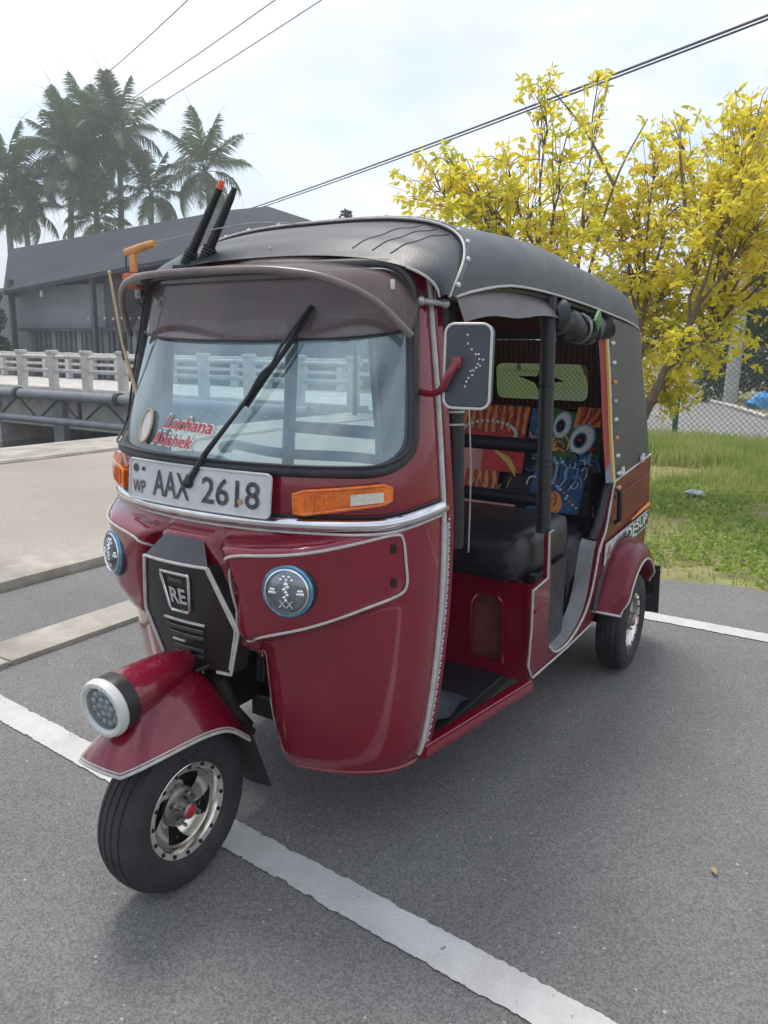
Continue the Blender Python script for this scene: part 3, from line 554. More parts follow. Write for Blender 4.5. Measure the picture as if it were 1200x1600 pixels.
for k in range(26): MB().box(W((-17.72,-30.0+.34*k,1.0)),(.06,.16 if k%5 else .26,1.95)).build('slat','bpanel' if k%5 else 'bwall',bl,smooth=False)
for k in range(9): MB().ball(W((-17.3,-25.4+.5*k,2.44-.03*(k%2))),.055,6).build('string_bulb','lampwhite',bl)
MB().tube([W((-17.3,-25.6,2.5)),W((-17.3,-23.4,2.44)),W((-17.3,-21.2,2.5))],.012,4).build('bulb_wire','cable',bl)
for y in (-30.3,-24.9,-20.4,-16.2): MB().box(W((-17.2,y,2.0)),(.18,.18,4.2)).build('pillar','bdark',bl,smooth=False)
MB().tube([W((-17.2,-28.2,3.6)),W((-17.2,-28.2,3.35))],.06,8).build('wall_lamp','lampwhite',bl)
# ------------------------------------------------------------------ bridge with concrete rails and pipes
br=thing('bridge','low concrete bridge with post railings and grey pipes over the canal','bridge',(-10,-8,0))
def B(x,y,z): return Vector((x+10,y+8,z))
MB().box(B(-12.9,-25,-.02),(5.9,35.5,.26)).build('deck','concrete',br,smooth=False)
b=MB(); b.box(B(-10.05,-25,.10),(.30,35.4,.22),None,.02); b.build('edge_beam','concrete',br)
pm_=MB().box((0,0,.49),(.20,.22,.98),None,.03).add([],[]).mesh('post','concrete'); pc_=MB().box((0,0,0),(.25,.27,.10),None,.03).mesh('post_cap','concrete')
yy=-7.6; k=0
while yy>-42:
    p=obj('post',pm_,br,B(-10.05,yy,.20)); obj('post_cap',pc_,p,(0,0,.96)); q=obj('post',pm_,br,B(-15.7,yy,.12)); yy-=1.42
for x in (-10.05,-15.7):
    for z in (1.03,.66): MB().tube([B(x,-7.4,z),B(x,-42,z)],.055,8).build('rail','concrete',br)
MB().tube([B(-9.70,-8.5,.02),B(-9.70,-42,.02)],.13,12).build('water_pipe','pipe',br)
MB().tube([B(-9.62,-8.5,-.66),B(-9.62,-42,-.66)],.10,12).build('water_pipe','pipe',br)
for k in range(7): MB().tube([B(-9.70,-10.2-4.2*k,.02),B(-9.70,-10.35-4.2*k,.02)],.17,12).build('pipe_flange','ironwork',br)
for k in range(18):
    y0=-8.6-1.85*k
    MB().tube([B(-9.66,y0,-.62),B(-9.68,y0-.85,-.06)],.035,5).build('pipe_brace','ironwork',br); MB().tube([B(-9.66,y0-1.7,-.62),B(-9.68,y0-.85,-.06)],.035,5).build('pipe_brace','ironwork',br)
    if k%2==0: MB().box(B(-9.66,y0,-.33),(.08,.08,.66)).build('pipe_hanger','ironwork',br)
for y in (-14.5,-21,-27.5): MB().box(B(-12.9,y,-1.0),(5.2,.7,1.9)).build('pier','concrete',br,smooth=False)
MB().box(B(-15.4,-25,-.9),(.3,36,1.5)).build('back_wall','bdark',br,smooth=False)
MB().box(B(-10.45,-25,-.52),(.16,35.3,.86)).build('side_beam','concrete',br,smooth=False)
for k in range(9): MB().box(B(-10.30,-10.5-3.6*k,-.75),(.20,.45,1.5)).build('buttress','pipe',br,smooth=False)
# ------------------------------------------------------------------ wire fence on the right
fe=thing('wire_fence','chain link fence with green posts between grass and road','fence',(-9.3,-1.05,0))
for y in (-6.0,-3.55,0,3.0,6.0,9.0): MB().tube([(0,y,-.1),(0,y,1.55)],.045,10).build('post','green_post',fe)
b=MB(); p=.085; H=1.45; y0,y1=-6.0,9.0
n=int((y1-y0+H)/p)
for i in range(n):
    for s in (1,-1):
        a=y0-(H if s>0 else 0)+i*p; z0,z1=0.0,H; ya,yb=(a,a+H) if s>0 else (a,a-H)
        if s>0:
            if ya<y0: z0=y0-ya; ya=y0
            if yb>y1: z1=H-(yb-y1); yb=y1
        else:
            if ya>y1: z0=ya-y1; ya=y1
            if yb<y0: z1=H-(y0-yb); yb=y0
        if z1-z0>.02: b.tube([(.05+.004*s,ya,z0),(.05+.004*s,yb,z1)],.0042,3,caps=False)
b.build('wire_mesh','wire',fe,smooth=False)['kind']='stuff'
for z in (.05,1.43): MB().tube([(.05,y0,z),(.05,y1,z)],.005,4).build('tension_wire','wire',fe)
# ------------------------------------------------------------------ pole, island, rubbish
up_=thing('utility_pole','grey concrete utility pole standing on the grass island','pole',(-20.5,-1.76,0))
MB().tube([(0,0,-.2),(0,.02,2.2),(.02,.05,7.6)],[.20,.185,.13],10).build('shaft','pole',up_)
MB().box((0,.05,7.2),(.12,1.5,.12)).build('crossarm','pole',up_)
isl=[(-15.5,-.30),(-19,-1.45),(-21.2,-2.35),(-23.4,-2.75),(-40,-2.4),(-40,14),(-13.7,14),(-14.0,4)]
sheet('traffic_island',isl,.03,'soil','grassy island beyond the road with a pole and shrub',.06)
b=MB()
for i in range(len(isl)-5): b.tube([Vector((*isl[i],.03)),Vector((*isl[i+1],.03))],.07,6)
b.tube([Vector((-15.5,-.30,.03)),Vector((-14,4,.03)),Vector((-13.7,14,.03))],.07,6); struct(b.build('island_kerb','concrete'),'pale kerb edge around the grass island')
def crumple(name,label,cat,loc,r,mt,seed,sz=.45,group=None):
    rr=random.Random(seed); b=MB()
    b.ball((0,0,0),1,14); b.v=[(x*r*(1+.35*math.sin(7*x+5*y+seed)+rr.uniform(-.12,.12)),y*r*1.2*(1+.3*math.sin(6*y-4*z)+rr.uniform(-.12,.12)),max(0,z*.8+.5)*r*sz*2*(1+rr.uniform(-.2,.2))) for x,y,z in b.v]
    o=b.build(name,mt,None,angle=25); o.location=loc; return tag(o,label,cat,group)
crumple('plastic_bag','bright blue plastic bag lying on the grass island','bag',(-18.6,-.72,.03),.32,'bluebag',3)
crumple('plastic_wrapper','pale crumpled plastic wrapper lying in the grass verge','litter',(-4.35,.12,.03),.075,'litter',5,.25)
tp=thing('blue_tarpaulin','blue tarpaulin awning behind the yellow leaves','tarpaulin',(-27,-3.4,0))
MB().grid(lambda u,v: Vector((-.8*v,-1.0+2.0*u,3.3+.5*v+.10*math.sin(u*7))),10,5).build('sheet','bluetarp',tp)
for y in (-.9,.9): MB().tube([(0,y,0),(0,y,3.35)],.05,8).build('pole','ironwork',tp)
for k,(x,y,a) in enumerate(((1.21,1.14,.5),(.35,-2.02,1.2),(-.2,-1.95,2.0))):
    b=MB(); b.poly([(-.016,0),(-.006,.007),(.009,.006),(.017,0),(.009,-.006),(-.006,-.007)],[],lambda u,v,kk: Vector((u,v,.004+abs(v)*.6+u*u*8)))
    o=b.build('fallen_leaf','dryleaf'); o.location=(x,y,.004); o.rotation_euler=(0,0,a); tag(o,['dry yellow leaf lying on the asphalt at lower right','dry leaf lying on the asphalt between the two kerbs, right one','dry leaf lying between the two kerbs near the rickshaw'][k],'leaf','fallen leaves on the asphalt')
# ------------------------------------------------------------------ power cables
def cable(label,p,q,r,sag):
    P,Q=Vector(p),Vector(q); pts=[P.lerp(Q,i/40)-Vector((0,0,sag*4*(i/40)*(1-i/40))) for i in range(41)]
    return tag(MB().tube(pts,r,5).build('power_cable','cable'),label,'cable','power cables across the sky')
d=Vector((-15.49,-25.97,1.12)); o_=Vector((-13.83,-.95,7.72))
cable('thick dark power cable crossing the sky above the yellow tree, upper strand',o_-d*.5,o_+d*1.25,.028,.25)
cable('thick dark power cable crossing the sky above the yellow tree, lower strand',o_-d*.5+Vector((0,0,-.05)),o_+d*1.25+Vector((0,0,-.13)),.022,.25)
for lab,(a,c_) in (('thin cable in the upper left sky, leftmost of the three',((-13.4,-13.8,11.3),(-24.5,-32.0,14.8))),('thin cable in the upper left sky, middle of the three',((-15.9,-10.9,12.4),(-25.2,-30.6,13.8))),('thin cable in the upper left sky, rightmost of the three',((-17.5,-9.0,13.2),(-25.5,-30.2,13.1)))):
    A=Vector(a); C_=Vector(c_); cable(lab,A-(C_-A)*.6,C_+(C_-A)*.35,.018,.2)
# ------------------------------------------------------------------ grass
def blades(name,X,Y,H_,W_,mt,label,seed,bend=.5):
    rg=np.random.default_rng(seed); n=len(X); a=rg.uniform(0,6.283,n); dx,dy=np.cos(a),np.sin(a); l=H_*rg.uniform(.1,bend,n); b2=rg.uniform(0,6.283,n); lx,ly=np.cos(b2)*l,np.sin(b2)*l
    z0=np.full(n,-.03); w=W_
    V=np.stack([np.stack([X-dx*w,Y-dy*w,z0],1),np.stack([X+dx*w,Y+dy*w,z0],1),np.stack([X+dx*w*.8+lx*.35,Y+dy*w*.8+ly*.35,z0+H_*.6],1),np.stack([X-dx*w*.8+lx*.35,Y-dy*w*.8+ly*.35,z0+H_*.6],1),np.stack([X+lx,Y+ly,z0+H_],1)],1).reshape(-1,3)
    k=np.arange(n)[:,None]*5; F=np.concatenate([k+np.array([[0,1,2]]),k+np.array([[0,2,3]]),k+np.array([[3,2,4]])],1).reshape(-1)
    me=bpy.data.meshes.new(name); me.vertices.add(len(V)); me.vertices.foreach_set('co',V.reshape(-1)); me.loops.add(len(F)); me.loops.foreach_set('vertex_index',F.astype(np.int32)); nf=3*n
    me.polygons.add(nf); me.polygons.foreach_set('loop_start',np.arange(0,3*nf,3,dtype=np.int32)); me.polygons.foreach_set('loop_total',np.full(nf,3,np.int32)); me.materials.append(M[mt]); me.update(); me.validate()
    o=obj(name,me); o['kind']='stuff'; o['label']=label; o['category']='grass'; return o
rg=np.random.default_rng(31)
n=70000; X=-1.55-7.65*rg.uniform(0,1,n)**.9; Y=rg.uniform(-2.3,3.2,n)
pat=np.sin(X*2.1+1.3*np.sin(Y*2.3))+np.sin(Y*3.1+X*1.1)+rg.normal(0,.7,n); tall=np.clip((-X-4.8)/2.4,0,1); k_=(pat>-.5)|(tall>.75); X,Y,tall,pat=X[k_],Y[k_],tall[k_],pat[k_]
k_=((X<-3.4)|(rg.uniform(0,1,len(X))<.35)); X,Y,tall=X[k_],Y[k_],tall[k_]
H_=(.04+.17*tall+.05*rg.uniform(0,1,len(X)))*rg.uniform(.5,1.25,len(X)); H_*=np.where(rg.uniform(0,1,len(X))>.985,1.8,1)
blades('tall_grass',X,Y,H_,.0045+.002*tall,'grass','green and straw grass growing on the verge behind the rickshaw',33,.6)
n=26000; X=-1.50-3.4*rg.uniform(0,1,n)**1.2; Y=rg.uniform(-2.2,3.0,n); edge=-1.47-.10*np.sin(Y*5)-.07*np.sin(Y*13+1)-.05*rg.uniform(0,1,n)
pat=np.sin(X*2.6+1.9*np.sin(Y*2.0))+np.sin(Y*3.7-X*1.7)+rg.normal(0,.5,n); k_=(X<edge)&(pat>-.15); X,Y=X[k_],Y[k_]
cv=leaves('clover_cover',np.stack([X,Y,rg.uniform(-.02,.05,len(X))],1),.042,'clover',None,.75,-.25,.15,35); cv['kind']='stuff'; cv['label']='low leafy ground cover along the asphalt edge'; cv['category']='ground cover'
n=9000; X=rg.uniform(-24,-13.8,n); Y=rg.uniform(-2.6,3,n); k_=(Y>-.3+(X+15.5)*.30); X,Y=X[k_],Y[k_]
blades('island_grass',X,Y,rg.uniform(.05,.16,len(X)),.012,'grass','short grass on the island around the pole',37)
# ------------------------------------------------------------------ haze volume added to stand in for the lens veil
hz=bpy.data.materials.new('lens_veil_haze'); hz.use_nodes=True; nt=hz.node_tree; nt.nodes.clear(); ho=nt.nodes.new('ShaderNodeOutputMaterial'); pv=nt.nodes.new('ShaderNodeVolumePrincipled')
pv.inputs['Color'].default_value=(.93,.95,.99,1); pv.inputs['Density'].default_value=.0028; pv.inputs['Anisotropy'].default_value=.2; nt.links.new(pv.outputs[0],ho.inputs['Volume'])
hb_=MB().box((-75,-75,14.5),(420,420,34.5)).build('haze','wire',None,smooth=False); hb_.data.materials.clear(); hb_.data.materials.append(hz); hb_['kind']='stuff'; hb_['label']='thin pale haze added over the whole place in place of lens veil'; hb_['category']='haze'

# loose grit on the asphalt
rg=np.random.default_rng(77); n=170; X=rg.uniform(-1.3,3.0,n); Y=rg.uniform(-1.5,2.2,n); sz=.0016+.0032*rg.uniform(0,1,n)**3; V=[];F=[]
for x,y,q in zip(X,Y,sz):
    k=len(V); a=rg.uniform(0,6.28); c_,s_=math.cos(a)*q,math.sin(a)*q; V+=[(x+c_,y+s_,.003),(x-s_,y+c_*.8,.003),(x-c_,y-s_,.003),(x+s_*.9,y-c_,.003),(x+c_*.2,y,.004+q*.9)]; F+=[(k,k+1,k+4),(k+1,k+2,k+4),(k+2,k+3,k+4),(k+3,k,k+4)]
gb=MB(); gb.v=V; gb.f=F; go=gb.build('grit','kerb',None,smooth=False,recalc=False); go['kind']='stuff'; go['label']='fine pale grit scattered on the asphalt'; go['category']='grit'

# ================================================================== the three-wheeler
# vehicle axes: +x forward, +y its left side, ground z=0, rear axle at x=0, front axle at x=2
CAR=thing('auto_rickshaw','maroon three-wheeled auto rickshaw with black canvas roof parked across the bay line','auto rickshaw')
PZ=[.25,.30,.45,.60,.75,.91,1.03,1.20,1.35,1.45,1.50]
PX=[1.745,1.770,1.805,1.826,1.840,1.852,1.846,1.776,1.702,1.656,1.630]
PW=[.435,.455,.478,.492,.499,.497,.487,.470,.452,.440,.432]
XE,NE=1.54,2.06
POD=[(.10,.865),(.20,.872),(.33,.885),(.44,.905),(.475,.90),(.482,.745),(.45,.72),(.35,.685),(.235,.645),(.15,.615),(.125,.66),(.135,.75)]
NOSE=[(-.02,.875),(.075,.875),(.118,.815),(.165,.655),(.125,.53),(-.02,.52)]
def bulge(y,z):
    a=abs(y); o=0
    if .5<z<1.0:
        d=sdf(a,z,POD); o=max(o,(.058*smooth01((.46-a)/.20)+.006)*smooth01((.012-d)/.034))
        d=sdf(a,z,NOSE); o=max(o,.042*smooth01((.012-d)/.03))
    return o
def shell(th,z,off=0):
    """point on the front body at plan angle th (-1..1, left positive) and height z"""
    xf=sinterp(z,PZ,PX); w=sinterp(z,PZ,PW); a=th*math.pi/2; sn,cs=math.sin(a),max(0,math.cos(a))
    y=w*math.copysign(abs(sn)**(2/NE),sn); x=XE+(xf-XE)*cs**(2/NE)
    nx=cs**(2-2/NE)/(xf-XE); ny=math.copysign(abs(sn)**(2-2/NE),sn)/w; l=math.hypot(nx,ny) or 1
    b=bulge(y,z)+off
    if z<.62:
        t=max(0,min(1,(.205-abs(y))/.085)); k=smooth01((.62-z)/.06)
        x-=.10*(1-math.sqrt(max(0,1-t*t)))*k
    return Vector((x+nx/l*b,y+ny/l*b,z))
def th_of(y,z):
    w=sinterp(z,PZ,PW); return math.copysign(math.asin(min(1,(abs(y)/w)**(NE/2)))/(math.pi/2),y)
def on_shell(y,z,off=0): return shell(th_of(y,z),z,off)
# --- windscreen outline in (angle, height)
def ws_outline(t0,z0,z1,rt,rz,n=8):
    pts=[]
    for (ct,cz,a0) in ((t0-rt,z1-rz,0),(-t0+rt,z1-rz,90),(-t0+rt,z0+rz,180),(t0-rt,z0+rz,270)):
        for k in range(n+1):
            a=R(a0+90*k/n); pts.append((ct+rt*math.cos(a),cz+rz*math.sin(a)))
    return pts
WS=ws_outline(.815,1.03,1.485,.22,.075)
def dens(pl,step=.02):
    out=[]
    for i in range(len(pl)):
        a,b=pl[i],pl[(i+1)%len(pl)]; d=max(abs(a[0]-b[0]),abs(a[1]-b[1])); k=max(1,int(d/step))
        for j in range(k): out.append((a[0]+(b[0]-a[0])*j/k,a[1]+(b[1]-a[1])*j/k))
    return out
def keep_cowl(u,v):
    th=2*u-1; z=.252+v*(1.50-.252)
    if sdf(th,z,WS)<-.004: return False
    y=shell(th,z).y
    if z<.56 and abs(y)<.122: return False
    return True
b=MB(); b.grid(lambda u,v: shell(2*u-1,.252+v*(1.50-.252)),160,150,keep_cowl)
cowl=b.build('front_cowl','red',CAR,angle=60)
# rolled lower lip of the two front skirts
for s in (1,-1):
    pts=[shell(s*t,.252) for t in [i/24 for i in range(7,25)]]
    MB().tube([p+Vector((-.006,0,.002)) for p in pts],.009,8).build('skirt_lip','red',cowl)
# glass, tint film, gasket
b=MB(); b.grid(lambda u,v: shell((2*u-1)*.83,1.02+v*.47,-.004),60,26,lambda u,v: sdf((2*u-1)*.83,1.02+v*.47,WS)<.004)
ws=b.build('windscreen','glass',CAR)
b=MB(); b.grid(lambda u,v: (lambda th: shell(th,(1.312+.05*th*th)*(1-v)+1.482*v,.002))((2*u-1)*.79),48,10)
b.build('tint_film','tint',ws)
b=MB(); b.tube([shell((2*i/40-1)*.79,1.312+.05*((2*i/40-1)*.79)**2,.003) for i in range(41)],.0035,6).build('film_edge','blackplastic',ws)
b=MB(); b.tube([shell(t,z,.001) for t,z in dens(WS)],.0145,10,closed=True).build('window_gasket','gasket',CAR)
b=MB(); b.tube([shell(t,z,.019) for t,z in dens(ws_outline(.80,1.043,1.472,.21,.07))],.0035,6,closed=True).build('gasket_bead','blackplastic',CAR)
# names on the glass
def ws_map(yc,zc,slope,sh): 
    return lambda u,v: on_shell(yc+u+v*sh*.0,zc+v+u*slope,.0035)
for nm,yc,zc,w,h,sl in (('Lochana',-.050,1.115,.168,.031,-.03),('Abishek',-.095,1.076,.155,.030,-.02)):
    letters('name_outline',nm,'whiteletter',ws,lambda u,v,yc=yc,zc=zc,sl=sl: on_shell(yc+u,zc+v+u*sl,.0025),w+.008,h+.008,.030,.30)
    letters('name_lettering',nm,'redletter',ws,lambda u,v,yc=yc,zc=zc,sl=sl: on_shell(yc+u,zc+v+u*sl,.0045),w,h,.006,.30)
# round grey permit sticker at the glass edge
b=MB(); b.poly([(-.215+.026*math.cos(R(a)),1.10+.040*math.sin(R(a))) for a in range(0,360,15)],[],lambda u,v,s: on_shell(u,v,.004)); b.build('permit_sticker','lampwhite',ws,smooth=False)
b=MB(); b.tube([on_shell(-.215+.026*math.cos(R(a)),1.10+.040*math.sin(R(a)),.005) for a in range(0,360,15)],.003,6,closed=True).build('sticker_rim','tan',ws)
# --- chrome waist band with rubber lines
zc=lambda t: .912+.024*smooth01((abs(t)-.62)/.38)
for nm,dz,r,o,mt in (('chrome_band',0,.0155,.004,'chrome'),('band_edge',-.020,.0035,.004,'white_trim'),('band_edge',.019,.003,.003,'blackplastic')):
    MB().tube([shell(t,zc(t)+dz,o) for t in [(-1+2*i/80)*.985 for i in range(81)]],r,12).build(nm,mt,CAR)
for s in (1,-1): MB().tube([shell(s*.985,.936,.012),shell(s*.985,.936,.022)],.007,10).build('band_screw','chrome',CAR)
# --- number plate, slightly curved holder hung over the band
PLX=lambda y: 1.866-.30*y*y
def plate_pt(y,z,d=0): return Vector((PLX(y)+(z-.975)*-.10+d,y,z))
def rrect(w,h,r,n=4,cx=0,cy=0):
    o=[]
    for (x,y,a0) in ((w/2-r,h/2-r,0),(-w/2+r,h/2-r,90),(-w/2+r,-h/2+r,180),(w/2-r,-h/2+r,270)):
        for k in range(n+1): a=R(a0+90*k/n); o.append((cx+x+r*math.cos(a),cy+y+r*math.sin(a)))
    return o
PCY=.005; PO=dens(rrect(.452,.096,.010,3,PCY,.975),.02)
b=MB(); b.poly(PO,[],lambda u,v,s: plate_pt(u,v,-.006*s),True); plate=b.build('number_plate','plate',CAR,smooth=False)
MB().tube([plate_pt(u,v,.001) for u,v in PO],.0032,6,closed=True).build('plate_rim','plate',plate)
pm=lambda yc,zc_: (lambda u,v: plate_pt(yc+u,zc_+v,.0025))
letters('plate_letters','AAX','plate_black',plate,pm(-.062,.974),.128,.062,.012)
letters('plate_letters','2618','plate_black',plate,pm(.123,.974),.165,.062,.012)
letters('plate_letters','WP','plate_black',plate,pm(-.181,.957),.050,.032,.01)
b=MB(); b.poly([(-.196+.011*math.cos(R(a)),1.002+.010*math.sin(R(a))) for a in range(0,360,20)],[],lambda u,v,s: plate_pt(u,v,.0025)); b.poly(rrect(.012,.010,.002,2,-.165,1.002),[],lambda u,v,s: plate_pt(u,v,.0025)); b.build('plate_emblem','plate_black',plate,smooth=False)
b=MB(); b.tube([plate_pt(.155,.958,.003),plate_pt(.155,.958,.006)],.006,10); b.build('plate_bolt','yellowplastic',plate)
# --- wiper
p0,p1=on_shell(.0,.985,.018),on_shell(.105,1.150,.024); p2=on_shell(.214,1.385,.034); pm1=on_shell(.165,1.262,.030)
b=MB(); b.tube([on_shell(.0,.985,-.01),p0],.013,10); b.ball(p0,.013,10); wip=b.build('wiper','blackplastic',CAR)
b=MB(); b.tube([p0,on_shell(.048,1.06,.022),p1,pm1],[.009,.007,.005,.004],8).build('wiper_arm','blackplastic',wip)
bl=[on_shell(y,z,.012) for y,z in ((.118,1.165),(.15,1.235),(.183,1.305),(.219,1.392))]
MB().tube(catmull(bl,4),.0065,6).build('wiper_blade','blackplastic',wip)
b=MB(); b.tube(catmull([bl[0]+Vector((.012,0,0)),bl[1]+Vector((.024,0,0)),pm1,bl[2]+Vector((.024,0,0)),bl[3]+Vector((.010,0,0))],4),.004,6); b.build('blade_bridge','blackplastic',wip)
# --- indicators
for s in (1,-1):
    def imap(u,v,k,s=s): return on_shell(s*u,v,.004+.020*(1-k))
    io=[(.270,.940),(.268,.982),(.29,.990),(.425,1.004),(.436,.998),(.438,.970),(.428,.962),(.29,.938)]
    ind=MB().poly(io,[],imap,True).build('indicator','amber',CAR,smooth=False)
    MB().tube([imap(u,v,.1) for u,v in dens(io,.02)],.004,6,closed=True).build('indicator_bezel','amber',ind)
    MB().poly([(.375,.960),(.374,.985),(.425,.990),(.426,.967)],[],lambda u,v,k,s=s: on_shell(s*u,v,.0275),False).build('side_lamp_lens','clear',ind,smooth=False)
    b=MB()
    for i in range(4): y=.290+i*.018; b.tube([on_shell(s*y,.947,.025),on_shell(s*y,.984,.025)],.0022,5)
    b.build('lens_ribs','amber',ind)
# --- headlamp panels: white piping outline
PIP=[(.118,.80),(.128,.828),(.16,.842),(.23,.850),(.31,.861),(.40,.878),(.447,.888),(.460,.878),(.465,.82),(.466,.765),(.452,.742),(.40,.720),(.33,.694),(.24,.664),(.19,.645),(.152,.622),(.140,.68),(.122,.76)]
for s in (1,-1):
    pts=catmull([(s*y,z,0) for y,z in PIP],4,True)
    MB().tube([on_shell(p.x,p.y,.003) for p in pts],.0034,6,closed=True).build('panel_piping','white_trim',CAR)
    for z in (.855,.775):
        b=MB(); c0=on_shell(s*.447,z,.001); b.box(c0+Vector((0,s*.001,0)),(.012,.006,.020),(0,0,-s*R(38)),.002); b.build('panel_slot','dark',CAR)
    # lamp
    c=on_shell(s*.266,.770,-.037); ax=Vector((.945,s*.31,.04)).normalized()
    b=MB(); b.lathe([(0.06210,-.01),(0.06345,.030),(0.06210,.036),(0.05760,.039)],c,ax,36); hl=b.build('headlamp','blackplastic',CAR)
    MB().lathe([(0.05940,.034),(0.06030,.043),(0.05580,.047),(0.05130,.044)],c,ax,36).build('lamp_ring','bluering',hl)
    MB().lathe([(0.05220,.041),(0.05220,.048),(0.04905,.050),(0.04680,.045)],c,ax,36).build('inner_ring','reflector',hl)
    MB().lathe([(0.04905,.042),(0.03600,.0475),(0.01800,.050),(0,.051)],c,ax,30).build('lamp_bowl','lampbowl',hl)
    MB().lathe([(0.04815,.047),(0.03600,.0515),(0.01800,.0540),(0,.0548)],c,ax,30).build('lens','lampcover',hl)
    e1=Vector((0,0,1)).cross(ax).normalized(); e2=ax.cross(e1)
    LP=lambda u,v,h: c+e1*u+e2*v+ax*h
    b=MB()
    for (u,v,w,h_) in ((0,.030,.032,.018),(-.032,.0,.015,.012),(.032,.0,.015,.012)):
        for k in range(5):
            uu=u-w/2+w*(k+.5)/5; b.ball(LP(uu,v+(.004 if k%2 else -.003),.0495),.0052,8)
    for k in range(7): b.ball(LP(.004*math.sin(k*2.1),.018-.0075*k*.8,.0525),.007-.0004*k,8)
    b.build('reflector_cluster','reflector',hl)
    letters('lamp_mark','XX','reflector',hl,lambda u,v,LP=LP: LP(u,-.027+v,.0525-.0),.036,.018,.03)
# --- grille / nose panel
GR=[(.063,.860,1.885),(.104,.806,1.926),(.156,.655,1.892),(.112,.530,1.866)]
def gpt(yf,z,d=0):
    hw=interp(z,[.530,.655,.806,.860],[.112,.156,.104,.063]); x=interp(z,[.530,.655,.806,.860],[1.872,1.900,1.928,1.890])
    y=yf*hw; return Vector((x-.9*y*y+d,y,z))
b=MB(); b.grid(lambda u,v: gpt(2*u-1,.530+v*(.806-.530)),20,24); gl=b.build('nose_grille','blackplastic',CAR,angle=50)
rim=[(t,.530) for t in (-1,-.5,0,.5,1)]+[(1,.530+.276*i/12) for i in range(1,13)]+[(t,.806) for t in (.5,0,-.5,-1)]+[(-1,.806-.276*i/12) for i in range(1,13)]
b=MB(); V=[gpt(a,z) for a,z in rim]; W=[gpt(a*1.02,z,-.05) for a,z in rim]; n=len(V); b.add(V+W,[(i,(i+1)%n,(i+1)%n+n,i+n) for i in range(n)]); b.build('grille_side','blackplastic',gl)
M['lidgrey']=mat('grille_lid_grey',(.055,.055,.062),.35,var=.15,vs=20)
b=MB(); b.grid(lambda u,v: gpt(2*u-1,.806+v*(.860-.806),.001),14,5); b.build('grille_lid','lidgrey',gl)
for sgn in (1,-1):
    MB().tube([gpt(sgn*(1-.35*k),.530,.002) for k in (1,.5)]+[gpt(sgn,.530+.276*i/16,.002) for i in range(17)],.0042,6).build('grille_piping','white_trim',gl)
    MB().tube([gpt(sgn*.955,.545+.258*i/16,.003) for i in range(17)],.0028,6).build('grille_piping','white_trim',gl)
MB().tube([gpt(-1+.2*i,.806,.002) for i in range(11)],.0036,6).build('grille_piping','white_trim',gl)
# emblem frame with lettering
EM=[(-.044,.780),(.044,.780),(.046,.770),(.033,.690),(.026,.683),(-.026,.683),(-.033,.690),(-.046,.770)]
gx=lambda y,z,d: Vector((interp(z,[.530,.655,.806],[1.872,1.900,1.928])-.9*y*y+d,y,z))
MB().tube([gx(y,z,.004) for y,z in EM],.0045,8,closed=True).build('emblem_frame','chrome',gl)
letters('emblem_letters','RE','reflector',gl,lambda u,v: gx(u,.722+v,.004),.052,.040,.03)
letters('emblem_letters','BAJAJ','grey_steel',gl,lambda u,v: gx(u,.762+v,.004),.040,.010,.01)
for k,(z,w,mt,r) in enumerate(((.655,.066,'white_trim',.0035),(.634,.062,'blackplastic',.005),(.615,.058,'blackplastic',.005),(.598,.02,'white_trim',.0035),(.580,.05,'blackplastic',.005),(.562,.045,'blackplastic',.005))):
    y0=-w if mt!='white_trim' or k==0 else -.05; y1=w if mt!='white_trim' or k==0 else -.01
    MB().tube([gx(y0+(y1-y0)*i/6,z,.003) for i in range(7)],r,6).build('grille_bar',mt,gl)
    if mt=='blackplastic': MB().tube([gx(y0+(y1-y0)*i/6,z+.006,.005) for i in range(7)],.0012,5).build('bar_highlight','grey_steel',gl)
# --- wheel housing behind the nose
b=MB()
for s in (1,-1): b.add([(1.70,s*.124,.27),(1.74,s*.124,.57),(1.32,s*.124,.60),(1.32,s*.124,.27)],[(0,1,2,3)])
b.add([(1.32,-.124,.25),(1.32,.124,.25),(1.32,.124,.62),(1.32,-.124,.62)],[(0,1,2,3)]); b.add([(1.32,-.124,.60),(1.32,.124,.60),(1.84,.124,.57),(1.84,-.124,.57)],[(0,1,2,3)])
b.build('wheel_housing','dark',CAR,smooth=False)
b=MB(); b.tube([(1.80,-.02,.62),(1.84,-.06,.46),(1.82,-.10,.36)],.028,10); b.tube([(1.82,-.10,.36),(1.86,-.105,.25),(1.958,-.105,.201)],[.024,.022,.026],10); b.tube([(1.84,-.06,.47),(1.93,-.10,.33)],.020,10); b.tube([(1.84,.05,.50),(1.80,.06,.40),(1.74,.05,.33)],.016,8)
b.tube([(1.958,-.115,.201),(1.958,.0,.201)],.022,12); b.build('front_fork','dark',CAR)
